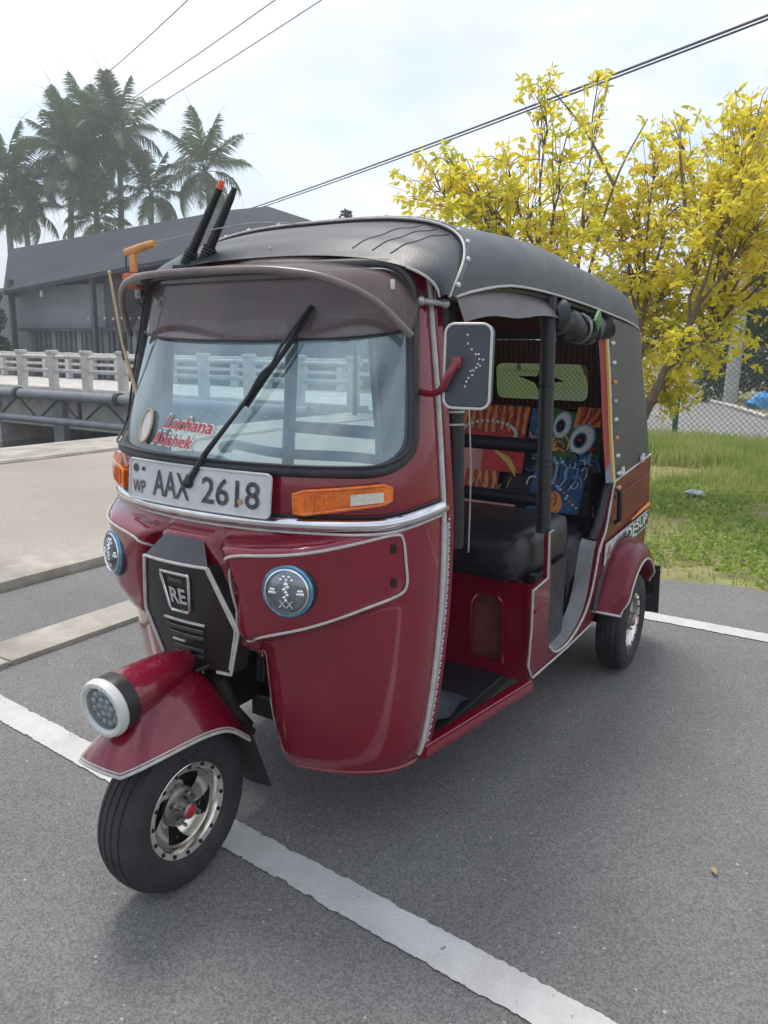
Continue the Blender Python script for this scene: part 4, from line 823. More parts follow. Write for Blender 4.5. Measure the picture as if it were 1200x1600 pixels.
# --- wheels
def wheel(name,c,s,Ro=.207):
    c=Vector(c); ax=Vector((0,s,0)); w=.054
    prof=[]
    for h in (-w,-w*.72,-w*.66,-w*.60,-w*.28,-w*.22,-w*.16,w*.16,w*.22,w*.28,w*.60,w*.66,w*.72,w):
        t=abs(h)/w; g=.005 if any(abs(abs(h)-q*w)<1e-6 for q in (.66,.22)) else 0
        prof.append((Ro-.010*t**2.5-g,h*.86))
    side=[(Ro-.020,w*1.0),(Ro-.034,w*1.06),(Ro-.055,w*1.08),(Ro-.072,w*1.02),(.122,w*.90),(.116,w*.80),(.112,w*.70)]
    full=[(r,-h) for r,h in side[::-1]]+prof+side
    t=MB().lathe(full,c,ax,64).build(name,'rubber',CAR,angle=28)
    MB().lathe([(Ro-.050,w*1.083),(Ro-.051,w*1.11),(Ro-.054,w*1.11),(Ro-.055,w*1.083)],c,ax,64).build('sidewall_ring','rubber',t)
    MB().lathe([(.108,-w*.8),(.100,-w*.7),(.100,w*.45),(.108,w*.62),(.119,w*.74),(.121,w*.82),(.117,w*.86),(.104,w*.80),(.099,w*.62),(.096,w*.42),(.093,w*.40)],c,ax,48).build('rim','steel',t)
    # dished wheel disc with four swept windows
    e1=Vector((1,0,0)); e2=Vector((0,0,1))
    def dp(r,a,h): return c+ax*h+(e1*math.cos(a)+e2*math.sin(a))*r
    def keepd(u,v):
        r=.040+v*.056; a=(u*360+ (r-.040)/.056*38*s)%90
        return not (.050<r<.088 and 22<a<58+ (r-.05)*250)
    MB().grid(lambda u,v: dp(.040+v*.056,u*2*math.pi,w*(.16+.34*v+.10*math.sin(v*math.pi))),180,30,keepd).build('wheel_disc','steel',t)
    MB().lathe([(.100,-.01),(.03,-.012),(.0,-.012)],c,ax,32).build('brake_drum','dark',t)
    h=MB().lathe([(.048,w*.05),(.048,w*.30),(.044,w*.36),(.026,w*.38),(.022,w*.55),(.020,w*.95),(.016,w*1.02),(.015,w*1.0)],c,ax,28).build('hub','grey_steel',t)
    MB().lathe([(.0155,w*.99),(.008,w*1.04),(0,w*1.05)],c,ax,18).build('hub_cap',M['art_red'],t)
    for k in range(4):
        a=R(30+90*k); p=dp(.033,a,w*.34); q=MB(); q.lathe([(.0095,0),(.0095,.014),(.005,.016),(.005,.034),(.0,.035)],p,ax,6); q.build('wheel_nut','grey_steel',t)
    for k in range(16):
        a=R(22.5*k+4); q=MB().lathe([(.0052,0),(.0052,.0012),(0,.0014)],dp(.1105,a,w*.845),ax,8); q.build('rim_hole','dark',t)
    return t
wheel('front_wheel',(1.958,.008,.201),1,.201)
wheel('rear_wheel',(0,.572,.206),1); wheel('rear_wheel',(0,-.572,.206),-1)
# --- front mudguard with lamp pod
def mg(u,v,d=0):
    t=2*u-1; a=abs(t)
    zc=sinterp(v,[0,.07,.14,.26,.42,.60,.78,.90,1],[.400,.432,.456,.515,.548,.552,.520,.465,.385])+d
    ze=sinterp(v,[0,.2,.4,.62,.8,1],[.392,.402,.406,.400,.378,.318])+d
    k=sinterp(v,[0,.12,.35,.7,1],[.066,.084,.100,.103,.094])+d
    return Vector((2.172-.390*v-.014*a*a*(1-v),k*math.copysign(a**.92,t),ze+(zc-ze)*(1-a**1.75)))
mgd=MB().grid(lambda u,v: mg(u,v),28,36).build('front_mudguard','red',CAR,angle=70)
MB().grid(lambda u,v: mg(u,v,-.006),20,24).build('mudguard_underside','dark',mgd)
edge=[mg(0,1-i/24) for i in range(25)]+[mg(i/12,0) for i in range(1,12)]+[mg(1,i/24) for i in range(25)]
MB().tube(edge,.0042,8).build('mudguard_piping','white_trim',mgd)
MB().tube([p+Vector((0,0,.009)) for p in edge],.0018,6).build('mudguard_pinstripe','white_trim',mgd)
lc=Vector((2.132,.004,.530)); la=Vector((.985,.03,-.10)).normalized()
pod=MB().lathe([(.059,.0),(.061,-.03),(.060,-.08),(.054,-.14),(.042,-.20),(.025,-.245),(.0,-.255)],lc,la,36).build('mudguard_lamp','red',mgd)
MB().lathe([(.059,-.038),(.0645,-.036),(.0655,-.012),(.065,.0)],lc,la,36).build('lamp_band','blackplastic',mgd)
MB().lathe([(.064,-.004),(.0675,.002),(.0675,.010),(.063,.020),(.055,.021),(.049,.015),(.048,.002)],lc,la,40).build('lamp_ring','lampwhite',mgd)
MB().lathe([(.0485,.004),(.03,.005),(0,.005)],lc,la,30).build('lamp_bowl','lampbowl',mgd)
e1=Vector((0,0,1)).cross(la).normalized(); e2=la.cross(e1)
for (u,v) in [(0,0)]+[(.018*math.cos(R(a)),.018*math.sin(R(a))) for a in range(0,360,60)]+[(.036*math.cos(R(a)),.036*math.sin(R(a))) for a in range(15,375,30)]:
    MB().lathe([(.0092,0),(.0082,.0025),(.005,.0045),(0,.0052)],lc+e1*u+e2*v+la*.0055,la,12).build('led_dome','led',mgd)
MB().lathe([(.0495,.013),(.03,.0165),(0,.0175)],lc,la,30).build('lamp_cover','lampcover',mgd)
MB().tube([(1.90,.035,.535),(1.85,.06,.55),(1.80,.07,.60)],.004,6).build('lamp_cable','blackplastic',mgd)
b=MB(); b.grid(lambda u,v: Vector((1.775-.10*v+.012*math.sin(u*3),(2*u-1)*(.095-.02*v),.34-.215*v)),8,10); fl=b.build('front_mud_flap','rubber',CAR)
MB().tube([(1.775,-.1,.34),(1.775,.1,.34)],.010,8).build('flap_bracket','dark',CAR)
# --- door-edge trims and A pillar piping
for s in (1,-1):
    zz=[.275+ (1.475-.275)*i/60 for i in range(61)]
    pts=[shell(s*1,z)+Vector((-.004,s*.004,0)) for z in zz]
    MB().tube(pts,.0068,8).build('door_edge_trim','white_trim',CAR)
    MB().tube([p+Vector((-.016,s*-.002,0)) for p in pts if p.z<.90],.0075,8).build('door_edge_chain','sill_grey',CAR)
    b=MB()
    for p in [p for p in pts if p.z<.90]:
        for k in (-.006,.006): b.ball(p+Vector((-.020,s*.004,k)),.0032,5)
    b.build('chain_beads','bead',CAR)
    MB().tube([p+Vector((-.035,s*-.012,0)) for p in pts],.020,8).build('door_edge_frame','red',CAR)
    # inner wall of the front shell
    MB().grid(lambda u,v,s=s: shell(s*(.52+.48*u),.30+v*1.15,-.03),10,24,lambda u,v,s=s: sdf(.52+.48*u,.30+v*1.15,[(q[0],q[1]) for q in WS])>.03).build('inner_skin','lining',CAR)
# --- floor, sill, chassis
b=MB(); b.box((.72,0,.262),(1.54,.90,.035),None,.01); b.box((.45,0,.205),(1.9,.5,.07),None,.02); b.box((1.35,0,.235),(.3,.3,.06)); b.build('chassis','dark',CAR)
b=MB(); b.tube([(0,-.50,.207),(0,.50,.207)],.035,12); b.box((.12,0,.25),(.4,.5,.16),None,.03); b.build('rear_axle','dark',CAR)
MB().box((1.25,0,.285),(.55,.90,.012)).build('floor_mat','black',CAR)
for s in (1,-1):
    P0,P1=Vector((1.535,s*.470,.300)),Vector((1.0,s*.552,.300))
    d=(P1-P0); b=MB(); nrm=Vector((-d.y,d.x,0)).normalized()*(-s if True else 1)
    if nrm.y*s<0: nrm=-nrm
    sec=[(-.034,-.004),(-.022,.004),(.0,.002),(.006,-.010),(.004,-.032),(-.012,-.038),(-.034,-.034)]
    V=[]; 
    for P in (P0,P0+d*.5,P1): V+=[P+nrm*a+Vector((0,0,h)) for a,h in sec]
    n=len(sec); b.add(V,[(j*n+i,j*n+(i+1)%n,(j+1)*n+(i+1)%n,(j+1)*n+i) for j in range(2) for i in range(n)]+[tuple(range(n)),tuple(range(2*n,3*n))[::-1]])
    st=b.build('door_step','red',CAR,angle=50)
    MB().tube([P0+nrm*.005+Vector((0,0,-.004)),P1+nrm*.005+Vector((0,0,-.004))],.003,6).build('step_edge','white_trim' if False else 'red',st)
# folded dark rubber mat inside the footwell
MB().grid(lambda u,v: Vector((1.53-.34*u,.10+.34*v,.296+.11*math.exp(-((u-.25)**2+(v-.45)**2)*9)+.06*math.exp(-((u-.6)**2+(v-.7)**2)*30)+.010*math.sin(u*14+v*6+3*math.sin(v*5)))),24,24).build('footwell_mat','matblue',CAR)
# --- side body panels
SY=.53
arch=[(.27*math.cos(R(a)),.205+.27*math.sin(R(a))) for a in range(168,14,-7)]
OPEN=[(.862,.745),(.852,.60),(.845,.47),(.835,.40),(.80,.345),(.74,.308),(.66,.294),(.58,.297),(.50,.318),(.43,.352),(.385,.405),(.355,.48),(.33,.565),(.305,.60),(.262,.632),(.235,.68),(.20,.745),(.155,.812)]
OPEN=[(p.x,p.y) for p in catmull([(a,z,0) for a,z in OPEN],4)]
SIDE=OPEN+[(-.15,.836),(-.44,.857),(-.472,.84),(-.475,.60),(-.46,.33),(-.40,.27)]+arch+[(.30,.275),(.62,.276),(.955,.288),(1.005,.345),(1.012,.47),(1.022,.597),(.895,.606),(.893,.68),(.892,.752)]
for s in (1,-1):
    sp=MB().poly(SIDE,[],lambda u,v,k,s=s: Vector((u,s*(SY-.012*k+.012*math.sin(max(0,min(1,(v-.28)/.58))*math.pi)),v)),True).build('side_panel','maroon',CAR,angle=30)
    cp=lambda pl,dy=.006: [Vector((u,s*(SY+dy+.012*math.sin(max(0,min(1,(v-.28)/.58))*math.pi)),v)) for u,v in pl]
    MB().tube(cp([(.33,.565),(.305,.60),(.262,.632),(.235,.68),(.20,.745),(.155,.812)]),.0042,6).build('panel_piping','white_trim',sp)
    MB().tube(cp([(.155,.812),(-.15,.836),(-.44,.857)]),.005,6).build('panel_piping','white_trim',sp)
    MB().tube(cp([(.862,.752),(.893,.752),(.894,.606),(1.022,.597),(1.012,.47),(1.005,.345),(.955,.288),(.62,.276),(.31,.275)]),.0037,6).build('panel_piping','white_trim',sp)
    MB().tube(cp([(a,z-.004) for a,z in OPEN[16:53]],.004),.0045,6).build('sill_piping','white_trim',sp)
    for pl in ([(.12,.745),(-.455,.775)],[(.98,.515),(.87,.515)],[(.98,.42),(.87,.42)],[(.33,.47),(.235,.47)],[(.33,.375),(.27,.375)]):
        b=MB(); b.tube(cp(dens(pl,.1)[:-1]+[pl[-1]] if False else pl,.001),.004,6); b.build('pressed_rib','maroon',sp)
    # grey inner lip of the rear door opening
    lp=[Vector((u,0,v)) for u,v in OPEN[4:53]]
    MB().grid(lambda u,v,s=s: Vector((lp[min(len(lp)-1,int(round(u*(len(lp)-1))))].x,s*(SY-.002-.058*v),lp[min(len(lp)-1,int(round(u*(len(lp)-1))))].z+.004*v)),len(lp)-1,3).build('door_sill','sill_grey',sp,angle=60)
    # sticker band along the waist
    bo=lambda u,v,k=0: Vector((.245-.70*u, s*(SY+.0045+.010*k+.012*math.sin(max(0,min(1,(v-.28)/.58))*math.pi)),v))
    zt=lambda u: .583+.020*u+.10*smooth01(u*0); 
    M.setdefault('sticker',mat('sticker_band',(.50,.52,.52),.45,var=.6,vs=26))
    M.setdefault('stickerdark',mat('sticker_dark',(.03,.045,.045),.45,var=.5,vs=20))
    band=MB().grid(lambda u,v: bo(u,.490+.034*u+v*(.090-.012*u)),20,2).build('sticker_band','sticker',sp)
    if s==1:
        MB().grid(lambda u,v: bo(.34+.66*u,.508+.026*u+v*.062,.15),14,1).build('sticker_ground','stickerdark',band)
        sm=lambda uc,vc: (lambda a,c_: bo(uc-0+a/.70*-1*-1,vc+c_,.25))
        letters('sticker_letters','DE','whiteletter',band,sm(.56,.552),.17,.056,.02)
        letters('sticker_letters','SUP','whiteletter',band,sm(.82,.566),.20,.050,.02)
        for (u0,z0,w,h,mt) in ((.14,.525,.075,.05,'art_lightblue'),(.28,.555,.06,.035,'art_red'),(.22,.515,.05,.03,'art_pink'),(.05,.545,.05,.045,'art_pink'),(.06,.515,.03,.03,'art_yellow'),(.33,.545,.02,.06,'art_lightblue')):
            MB().poly([(u0+w/.7*(.5+.5*math.cos(R(a))*(.7+.3*math.sin(a*.11))),z0+h*.5*math.sin(R(a))*(.75+.25*math.cos(a*.07))) for a in range(0,360,30)],[],lambda u,v,k: bo(u,v,.3)).build('sticker_patch',mt,band,smooth=False)
        MB().tube([bo(.55,.606,.1),bo(.75,.618,.1),bo(.98,.628,.1)],[.003,.007,.009],6).build('waist_stripe','art_orange',sp)
        hb=[Vector((.172,SY+.022,.79)),Vector((.165,SY+.036,.775)),Vector((.145,SY+.036,.66)),Vector((.14,SY+.020,.645))]
        MB().tube(hb,.011,8).build('grab_handle','blackplastic',sp)
        for p in (hb[0],hb[-1]):
            for dx in (0,-.022): MB().ball(p+Vector((dx,.006,0)),.009,8).build('handle_stud','orangebead',sp)
# tail panel and rear corners
b=MB(); b.grid(lambda u,v: Vector((-.475-.012*math.sin(u*math.pi),-.53+1.06*u,.30+.56*v)),16,8); b.build('tail_panel','maroon',CAR)
for s in (1,-1):
    MB().box((-.492,s*.43,.62),(.02,.09,.14),None,.006).build('tail_lamp','amber',CAR)
# --- rear mudguards
for s in (1,-1):
    prof=[(.340,SY-.01),(.339,SY+.03),(.334,SY+.060),(.325,SY+.083),(.311,SY+.100),(.288,SY+.113),(.262,SY+.118),(.256,SY+.112),(.256,SY+.06)]
    def rm(u,v,s=s):
        ph=R(19+u*136); k=v*(len(prof)-1); i=min(int(k),len(prof)-2); t=k-i
        r=prof[i][0]*(1-t)+prof[i+1][0]*t; y=prof[i][1]*(1-t)+prof[i+1][1]*t
        end=smooth01(u/.12)*smooth01((1-u)/.10); y=SY+(y-SY)*(.80+.20*end)
        return Vector((r*math.cos(ph)*.985,s*y,.215+r*math.sin(ph)))
    g=MB().grid(rm,40,24).build('rear_mudguard','maroon',CAR,angle=60)
    MB().tube([rm(i/30,.755) for i in range(31)],.0042,8).build('mudguard_piping','white_trim',g)
    MB().tube([rm(0,v/20) for v in range(0,16)],.005,8).build('mudguard_piping','white_trim',g)
    MB().tube([rm(i/30,.02)+Vector((.004,s*.014,.004)) for i in range(31)],.012,8).build('joint_strip','gasket',g)
    b=MB(); b.grid(lambda u,v,s=s: Vector((.26*math.cos(R(24+u*146)),s*(.38+.26*v),.215+.26*math.sin(R(24+u*146)))),24,4); b.build('wheel_well','dark',g)
    MB().add([(0.0,s*.40,.22)]+[(.27*math.cos(R(a)),s*.40,.215+.27*math.sin(R(a))) for a in range(0,190,10)],[(0,i,i+1) for i in range(1,19)]).build('wheel_well','dark',g)
    MB().grid(lambda u,v,s=s: Vector((-.335-.045*v+.006*math.sin(u*5),s*(.53+.115*u),.37-.235*v)),6,8).build('rear_mud_flap','rubber',CAR)
# --- driver seat base with arched recesses, cushion and guard bars
arc=lambda y0,y1,z0,z1: [(y0,z0)]+[((y0+y1)/2+(y0-y1)/2*math.cos(R(a)),z1-.07+.07*math.sin(R(a))) for a in range(0,181,15)]+[(y1,z0)]
hole=arc(.335,.445,.330,.555); hole2=[(-y,z) for y,z in hole]
b=MB(); b.poly([(-.528,.285),(.528,.285),(.528,.60),(-.528,.60)],[hole,hole2],lambda u,v,k: Vector((.985-.012*k,u,v)),True)
sb=b.build('seat_base','red',CAR,smooth=False)
b=MB(); b.box((.72,0,.44),(.36,.98,.30)); b.build('seat_box','black',sb,smooth=False)
MB().box((.94,0,.44),(.012,.96,.31)).build('recess_back','lining',sb)
for h_ in (hole,hole2):
    MB().tube([Vector((.988,y,z)) for y,z in h_],.007,6).build('recess_bead','red',sb)
cu=MB().box((.785,0,.676),(.50,1.0,.155),None,.055).build('driver_seat','black',CAR,angle=60)
MB().tube([(1.012,-.47,.742),(1.012,.47,.742)],.005,6).build('seat_seam','black',cu)
MB().tube([(1.036,-.47,.66),(1.036,.47,.66)],.005,6).build('seat_seam','black',cu)
for z,r in ((1.012,.023),(.842,.021),(1.44,.018)):
    MB().tube([(.86,-.49,z),(.86,.49,z)],r,12).build('guard_bar','black',CAR)
for s in (1,-1):
    pl=MB().tube(catmull([(.875,s*.515,.745),(.872,s*.505,.95),(.866,s*.495,1.2),(.862,s*.485,1.46)],6),.0235,14).build('door_pillar','black',CAR)
    for z in (.80,.93,.955,.975,1.20): MB().tube([Vector((.875-.012*(z-.75)/.7+.0240*math.cos(R(a)),s*(.515-.03*(z-.745)/.7)+.0240*math.sin(R(a)),z+.004*math.sin(R(a*3)))) for a in range(0,360,24)],.0022,5,closed=True).build('pillar_tape','black',pl)
# padded roll and strap behind the left door edge, curtain behind it
MB().tube(catmull([(1.475,.445,1.43),(1.462,.478,1.20),(1.455,.485,1.0),(1.448,.487,.86),(1.447,.486,.815)],8),[.024]*33,12).build('rolled_curtain','black',CAR)
MB().tube(catmull([(1.445,.512,1.17),(1.43,.517,1.0),(1.425,.517,.80)],6),.0020,6).build('curtain_strap','sill_grey',CAR)
for z in (1.155,1.125): MB().tube([Vector((1.475+.026*math.cos(R(a)),.485+.026*math.sin(R(a)),z)) for a in range(0,360,24)],.004,5,closed=True).build('curtain_ring','grey_steel',CAR)
# --- rear seat
b=MB(); b.box((.20,0,.53),(.50,.94,.20),None,.045); rs=b.build('rear_seat','black',CAR,angle=60)
b=MB(); b.box((.20,0,.40),(.44,.92,.16)); b.build('seat_riser','black',rs)
bk=lambda y,z,d=0: Vector((.155-.26*(z-.62)+d-.05*abs(y)**3*0,y,z))
b=MB(); b.box((.035,0,.845),(.085,.93,.47),(0,R(-14.6),0),.03); bkr=b.build('rear_backrest','black',CAR,angle=60)
o_=.030
def art(name,mt,pl,d,parent=bkr): return MB().poly(pl,[],lambda u,v,k: bk(u,v,o_-.03+d),False).build(name,mt,parent,smooth=False)
ell=lambda cy,cz,a,c_,rot=0,n=22: [(cy+a*math.cos(2*math.pi*i/n)*math.cos(rot)-c_*math.sin(2*math.pi*i/n)*math.sin(rot),cz+a*math.cos(2*math.pi*i/n)*math.sin(rot)+c_*math.sin(2*math.pi*i/n)*math.cos(rot)) for i in range(n)]
def artline(name,mt,pl,r,d): return MB().tube([bk(u,v,o_-.03+d) for u,v in pl],r,5).build(name,mt,bkr)
art('printed_panel','art_stripes',[(-.40,.955),(.13,.955),(.14,1.075),(-.40,1.075)],.010)
art('printed_panel','art_red',[(-.40,.925),(.13,.925),(.13,.962),(-.40,.962)],.011)
art('printed_panel','art_pink',[(-.40,.79),(.02,.79),(.02,.895),(-.40,.895)],.010)
art('printed_panel','art_red',[(-.05,.80),(.14,.80),(.14,.90),(-.05,.90)],.012)
art('printed_panel','art_stripes',[(-.40,.71),(.04,.71),(.04,.80),(-.40,.80)],.013)
art('printed_panel','art_pink',[(-.40,.63),(.13,.63),(.13,.67),(-.40,.67)],.010)
for k in range(20):
    a=R(200-k*11.5); y=-.035+.125*math.cos(a)*1.0; z=.945+.052*math.sin(a)*(1 if 40<k*11.5<190 else .9)+.012
    MB().ball(bk(y,z,.014),.0085,7).build('painted_tooth','art_white',bkr)
for yy in (-.10,.03): art('painted_eye','art_red',ell(yy,.955,.035,.022),.014)
for i in range(7): artline('painted_ray','art_yellow',[(.0+.012*i,.89-.004*i),(.04+.012*i,.86-.008*i),(.075+.006*i,.835-.008*i)],.003,.015)
for k in range(6): artline('painted_curl','art_lightblue',[(.16+.05*math.cos(R(t)),.985-.022*k+.01*math.sin(R(t))) for t in range(-70,80,25)],.004,.012)
art('printed_panel','art_blue',[(.14,.90),(.21,.90),(.22,1.07),(.145,1.07)],.008)
art('printed_panel','art_green',[(.20,.86),(.36,.88),(.40,1.05),(.22,1.08)],.008)
art('printed_panel','art_blue',[(.18,.66),(.40,.66),(.42,.90),(.20,.90)],.007)
art('printed_panel','art_orange',[(.33,1.0),(.44,1.01),(.44,1.085),(.34,1.085)],.009)
for (cy,cz,a,c_,rot) in ((.285,1.010,.034,.050,-.15),(.375,.958,.044,.058,-.45)):
    art('painted_eye','art_lightblue',ell(cy,cz,a*1.16,c_*1.12,rot),.013); art('painted_eye','art_white',ell(cy,cz,a,c_,rot),.0150); art('painted_pupil','art_blue',ell(cy-.006,cz-.004,a*.60,c_*.58,rot),.0165); art('painted_pupil','headglass',ell(cy-.006,cz-.004,a*.42,c_*.44,rot),.018); art('painted_pupil','art_red',ell(cy-.006,cz-.002,a*.12,c_*.1),.0195)
for k in range(6): artline('painted_feather','art_red' if k%2 else 'art_orange',[(.345+.012*k,1.02),(.355+.016*k,1.05),(.35+.021*k,1.082)],.007,.014)
artline('painted_brow','art_yellow',[(.25,.93),(.262,.965),(.30,.975),(.325,.945),(.32,.91)],.0035,.014); artline('painted_brow','art_yellow',[(.25,.90),(.28,.918),(.31,.905)],.0035,.014)
artline('painted_lip','art_red',[(.225,.89),(.25,.86),(.262,.82),(.25,.79)],.016,.012)
for k in range(5): artline('painted_curl','art_blue' if k%2 else 'art_lightblue',[(.27+.02*k,.88-.01*k),(.29+.022*k,.84),(.285+.022*k,.79),(.26+.022*k,.75)],.007-.0008*k,.013)
for k in range(9): MB().ball(bk(.285+.016*k-.02*(k//5),.775-.011*k,.014),.006,6).build('painted_dot','art_white' if k%3 else 'art_orange',bkr)
art('painted_tongue','art_orange',ell(.30,.70,.03,.045,.3),.013)
ra=random.Random(17)
for k in range(70):
    y,z=ra.uniform(.17,.44),ra.uniform(.66,1.07)
    if any(math.hypot(y-cy,z-cz)<.075 for cy,cz in ((.285,1.010),(.375,.958))): continue
    r_=ra.uniform(.012,.035); a0=ra.uniform(0,6.28); sw=ra.uniform(1.5,4.0)
    mt=ra.choice(['art_blue','art_lightblue','art_blue','art_green','art_white','headglass'] if z<.90 else ['art_orange','art_red','art_green','art_yellow','headglass'])
    artline('painted_stroke',mt,[(y+r_*math.cos(a0+sw*i/6)*(1-.08*i),z+r_*1.3*math.sin(a0+sw*i/6)*(1-.08*i)) for i in range(7)],ra.uniform(.0018,.005),.0125+ra.uniform(0,.003))
for k in range(34):
    y=ra.uniform(-.38,.12); z=ra.choice([ra.uniform(.98,1.05),ra.uniform(.70,.76)]); l=ra.uniform(.02,.045)
    artline('painted_stroke',ra.choice(['art_orange','art_yellow','headglass','art_orange']),[(y,z),(y+ra.uniform(-.008,.008),z+l*.5),(y+ra.uniform(-.02,.02),z+l)],ra.uniform(.0015,.0032),.0145)
# side bolster beside the seat, folded black cover
for s in (1,-1):
    MB().grid(lambda u,v,s=s: Vector((.30-.30*u-.10*v,s*(.465+.03*math.sin(u*9+v*5)*.4),.60+.24*v+.02*math.sin(u*12)*(1-v))),18,14).build('seat_bolster','black',CAR)
    MB().tube([(.30,s*.51,.60),(.255,s*.515,.66),(.20,s*.515,.75),(.15,s*.515,.83)],.018,8).build('opening_pad','black',CAR)
# --- roof canopy
ZB=([-.40,-.33,-.2,.28,.84,1.19,1.40,1.54],[1.335,1.365,1.405,1.441,1.466,1.466,1.440,1.412])
HH=([-.40,-.34,-.25,-.1,.3,.9,1.35,1.54],[.03,.10,.155,.183,.196,.192,.176,.15])
YW=([-.40,-.32,-.15,.3,1.2,1.54],[.40,.465,.495,.502,.502,.500])
def roof(t,x,d=0,n=3.0):
    a=t*math.pi/2; sn,cs=math.sin(a),max(0,math.cos(a)); w=sinterp(x,*YW); h=sinterp(x,*HH)
    # soft sag between hoops
    sag=.006*math.sin((x+.1)*9)*cs
    return Vector((x,(w+d)*math.copysign(abs(sn)**(2/n),sn),sinterp(x,*ZB)+(h+d)*cs**(2/n)+sag))
xs=lambda t: 1.345+.195*abs(t)**3.2
rf=MB().grid(lambda u,v: roof(2*u-1,xs(2*u-1)*(1-v)+(-.40)*v),56,70).build('roof_canopy','vinyl',CAR,angle=70)
MB().grid(lambda u,v: roof((2*u-1)*.99,(xs(2*u-1)-.02)*(1-v)+(-.37)*v,-.014),32,30).build('roof_lining','lining',rf)
for s in (1,-1):
    MB().tube([roof(s,1.52-i*.0245*3.2)+Vector((0,s*.003,0)) for i in range(25)],.0036,6).build('roof_piping','white_trim',rf)
    # outer frame rail under the canopy
    MB().tube([roof(s,1.50-i*.075)+Vector((0,-s*.02,-.006)) for i in range(25)],.013,8).build('roof_rail','blackplastic',CAR)
# seam welt with rivets
welt=[roof(2*i/60-1,xs(2*i/60-1),.006) for i in range(61)]
MB().tube(welt,.009,8).build('roof_seam','vinyl',rf)
MB().tube([p+Vector((.014,0,.002)) for p in welt],.0034,6).build('seam_piping','white_trim',rf)
for i in range(3,60,4): MB().ball(welt[i]+(welt[i]-Vector((1.2,0,1.2))).normalized()*.008,.0062,8).build('roof_stud','bead',rf)
# front hood of the canopy
def hood(u,v):
    t=2*u-1; a=t*math.pi/2; p=roof(t,xs(t)); sn,cs=math.sin(a),max(0,math.cos(a))
    q=Vector((1.555+.075*cs**(2/2.4),.482*math.copysign(abs(sn)**(2/2.4),sn),1.415+.097*cs**.75))
    r=p.lerp(q,v); r.z+=.013*math.sin(v*math.pi)*(.35+.65*cs); r.x+=.016*math.sin(v*math.pi); r.y+=math.copysign(.014,t)*math.sin(v*math.pi)*abs(sn)**3
    r.z+=.0025*math.sin(v*19+t*3)*cs
    return r
hd=MB().grid(hood,56,18).build('roof_hood','vinyl',CAR,angle=70)
for s in (1,-1): MB().tube([hood(.5+s*(.5-.012*i),1) for i in range(16)],.0036,6).build('hood_piping','white_trim',hd)
for k in (0,1,2): MB().tube([hood(.685+.045*k-.03*(v/15),.08+v*.05) for v in range(16)],.0022,5).build('hood_crease','vinyl',hd)
# --- smoked visor over the windscreen
def visor(u,v,d=0):
    t=2*u-1; a=abs(t)
    base=Vector((interp(a,[0,.5,.8,1],[1.575,1.57,1.555,1.535]),math.copysign(interp(a,[0,.5,.8,1],[0,.27,.40,.445]),t),interp(a,[0,.4,.75,1],[1.503,1.500,1.478,1.435])))
    rimp=Vector((sinterp(a,[0,.3,.55,.75,.9,1],[1.835,1.827,1.800,1.758,1.695,1.632]),math.copysign(sinterp(a,[0,.3,.55,.75,.9,1],[0,.135,.235,.325,.405,.455]),t),sinterp(a,[0,.3,.55,.75,.9,1],[1.462,1.461,1.457,1.440,1.395,1.328])))
    p=base.lerp(rimp,v); p.z+=.008*math.sin(v*math.pi)*(1-.55*a)+d; p.x+=.012*math.sin(v*math.pi)*a
    return p
vz=MB().grid(lambda u,v: visor(u,v),60,14).build('sun_visor','smoke',CAR,angle=70)
MB().tube([visor(i/60,1) for i in range(61)],.0085,10).build('visor_rim','smoke_rim',vz)
MB().grid(lambda u,v: visor(.40+.34*u,.02+.22*v,.022+.010*math.sin(v*math.pi)*math.sin(u*math.pi)-.02*v-.02*(abs(u-.5)*2)**4),20,6).build('visor_flange','smoke_rim',vz)
for s in (1,-1):
    q=MB(); q.box(visor(.5+s*.44,.52)+Vector((0,s*.004,.004)),(.012,.006,.022),(0,0,0),.002); q.build('visor_clip','bead',vz)
    b=MB(); c0=Vector((1.565,s*.462,1.405)); b.tube([c0+Vector((.010,-s*.014,.0)),c0+Vector((-.012,s*.010,-.002)),c0+Vector((-.030,s*.020,-.004))],.0075,10); b.ball(c0+Vector((-.034,s*.022,-.004)),.011,10); b.ball(c0+Vector((.012,-s*.014,.0)),.011,10); b.build('visor_bracket','sill_grey',CAR)
q=MB(); q.box(visor(.52,.05)+Vector((0,0,.03)),(.006,.006,.022),(0,R(15),0),.001); q.build('visor_clip','lampwhite',vz)
# --- rain flap over the left door, rolled side curtain behind
for s in (1,-1):
    MB().grid(lambda u,v,s=s: Vector((1.50-.63*u,s*(.485+.034*v+.006*math.sin(u*7)*v),1.446+.012*math.sin(u*3.14)-(.085-.034*u)*v+.006*math.sin(u*9)*v)),24,8).build('rain_flap','flapgrey',CAR)
    pts=[Vector((.84-.52*i/30,s*(.485+.012*math.sin(i*1.1)),1.405-.02*math.sin(i/30*math.pi)-.012*i/30+.006*math.sin(i*1.9))) for i in range(31)]
    cr_=MB().tube(pts,[.040+.009*math.sin(i*1.7)+.006*math.sin(i*.9) for i in range(31)],14).build('rolled_side_curtain','black',CAR)
    for i in (4,13,22): MB().tube([pts[i]+Vector((.002*math.sin(a),s*.047*math.cos(R(a)),.047*math.sin(R(a)))) for a in range(0,360,24)],.005,6,closed=True).build('curtain_tie','grey_steel',cr_)
b=MB(); b.box((.52,.535,1.405),(.06,.012,.05),(0,R(40),0),.004); b.build('folded_tag',M['art_green'],CAR)
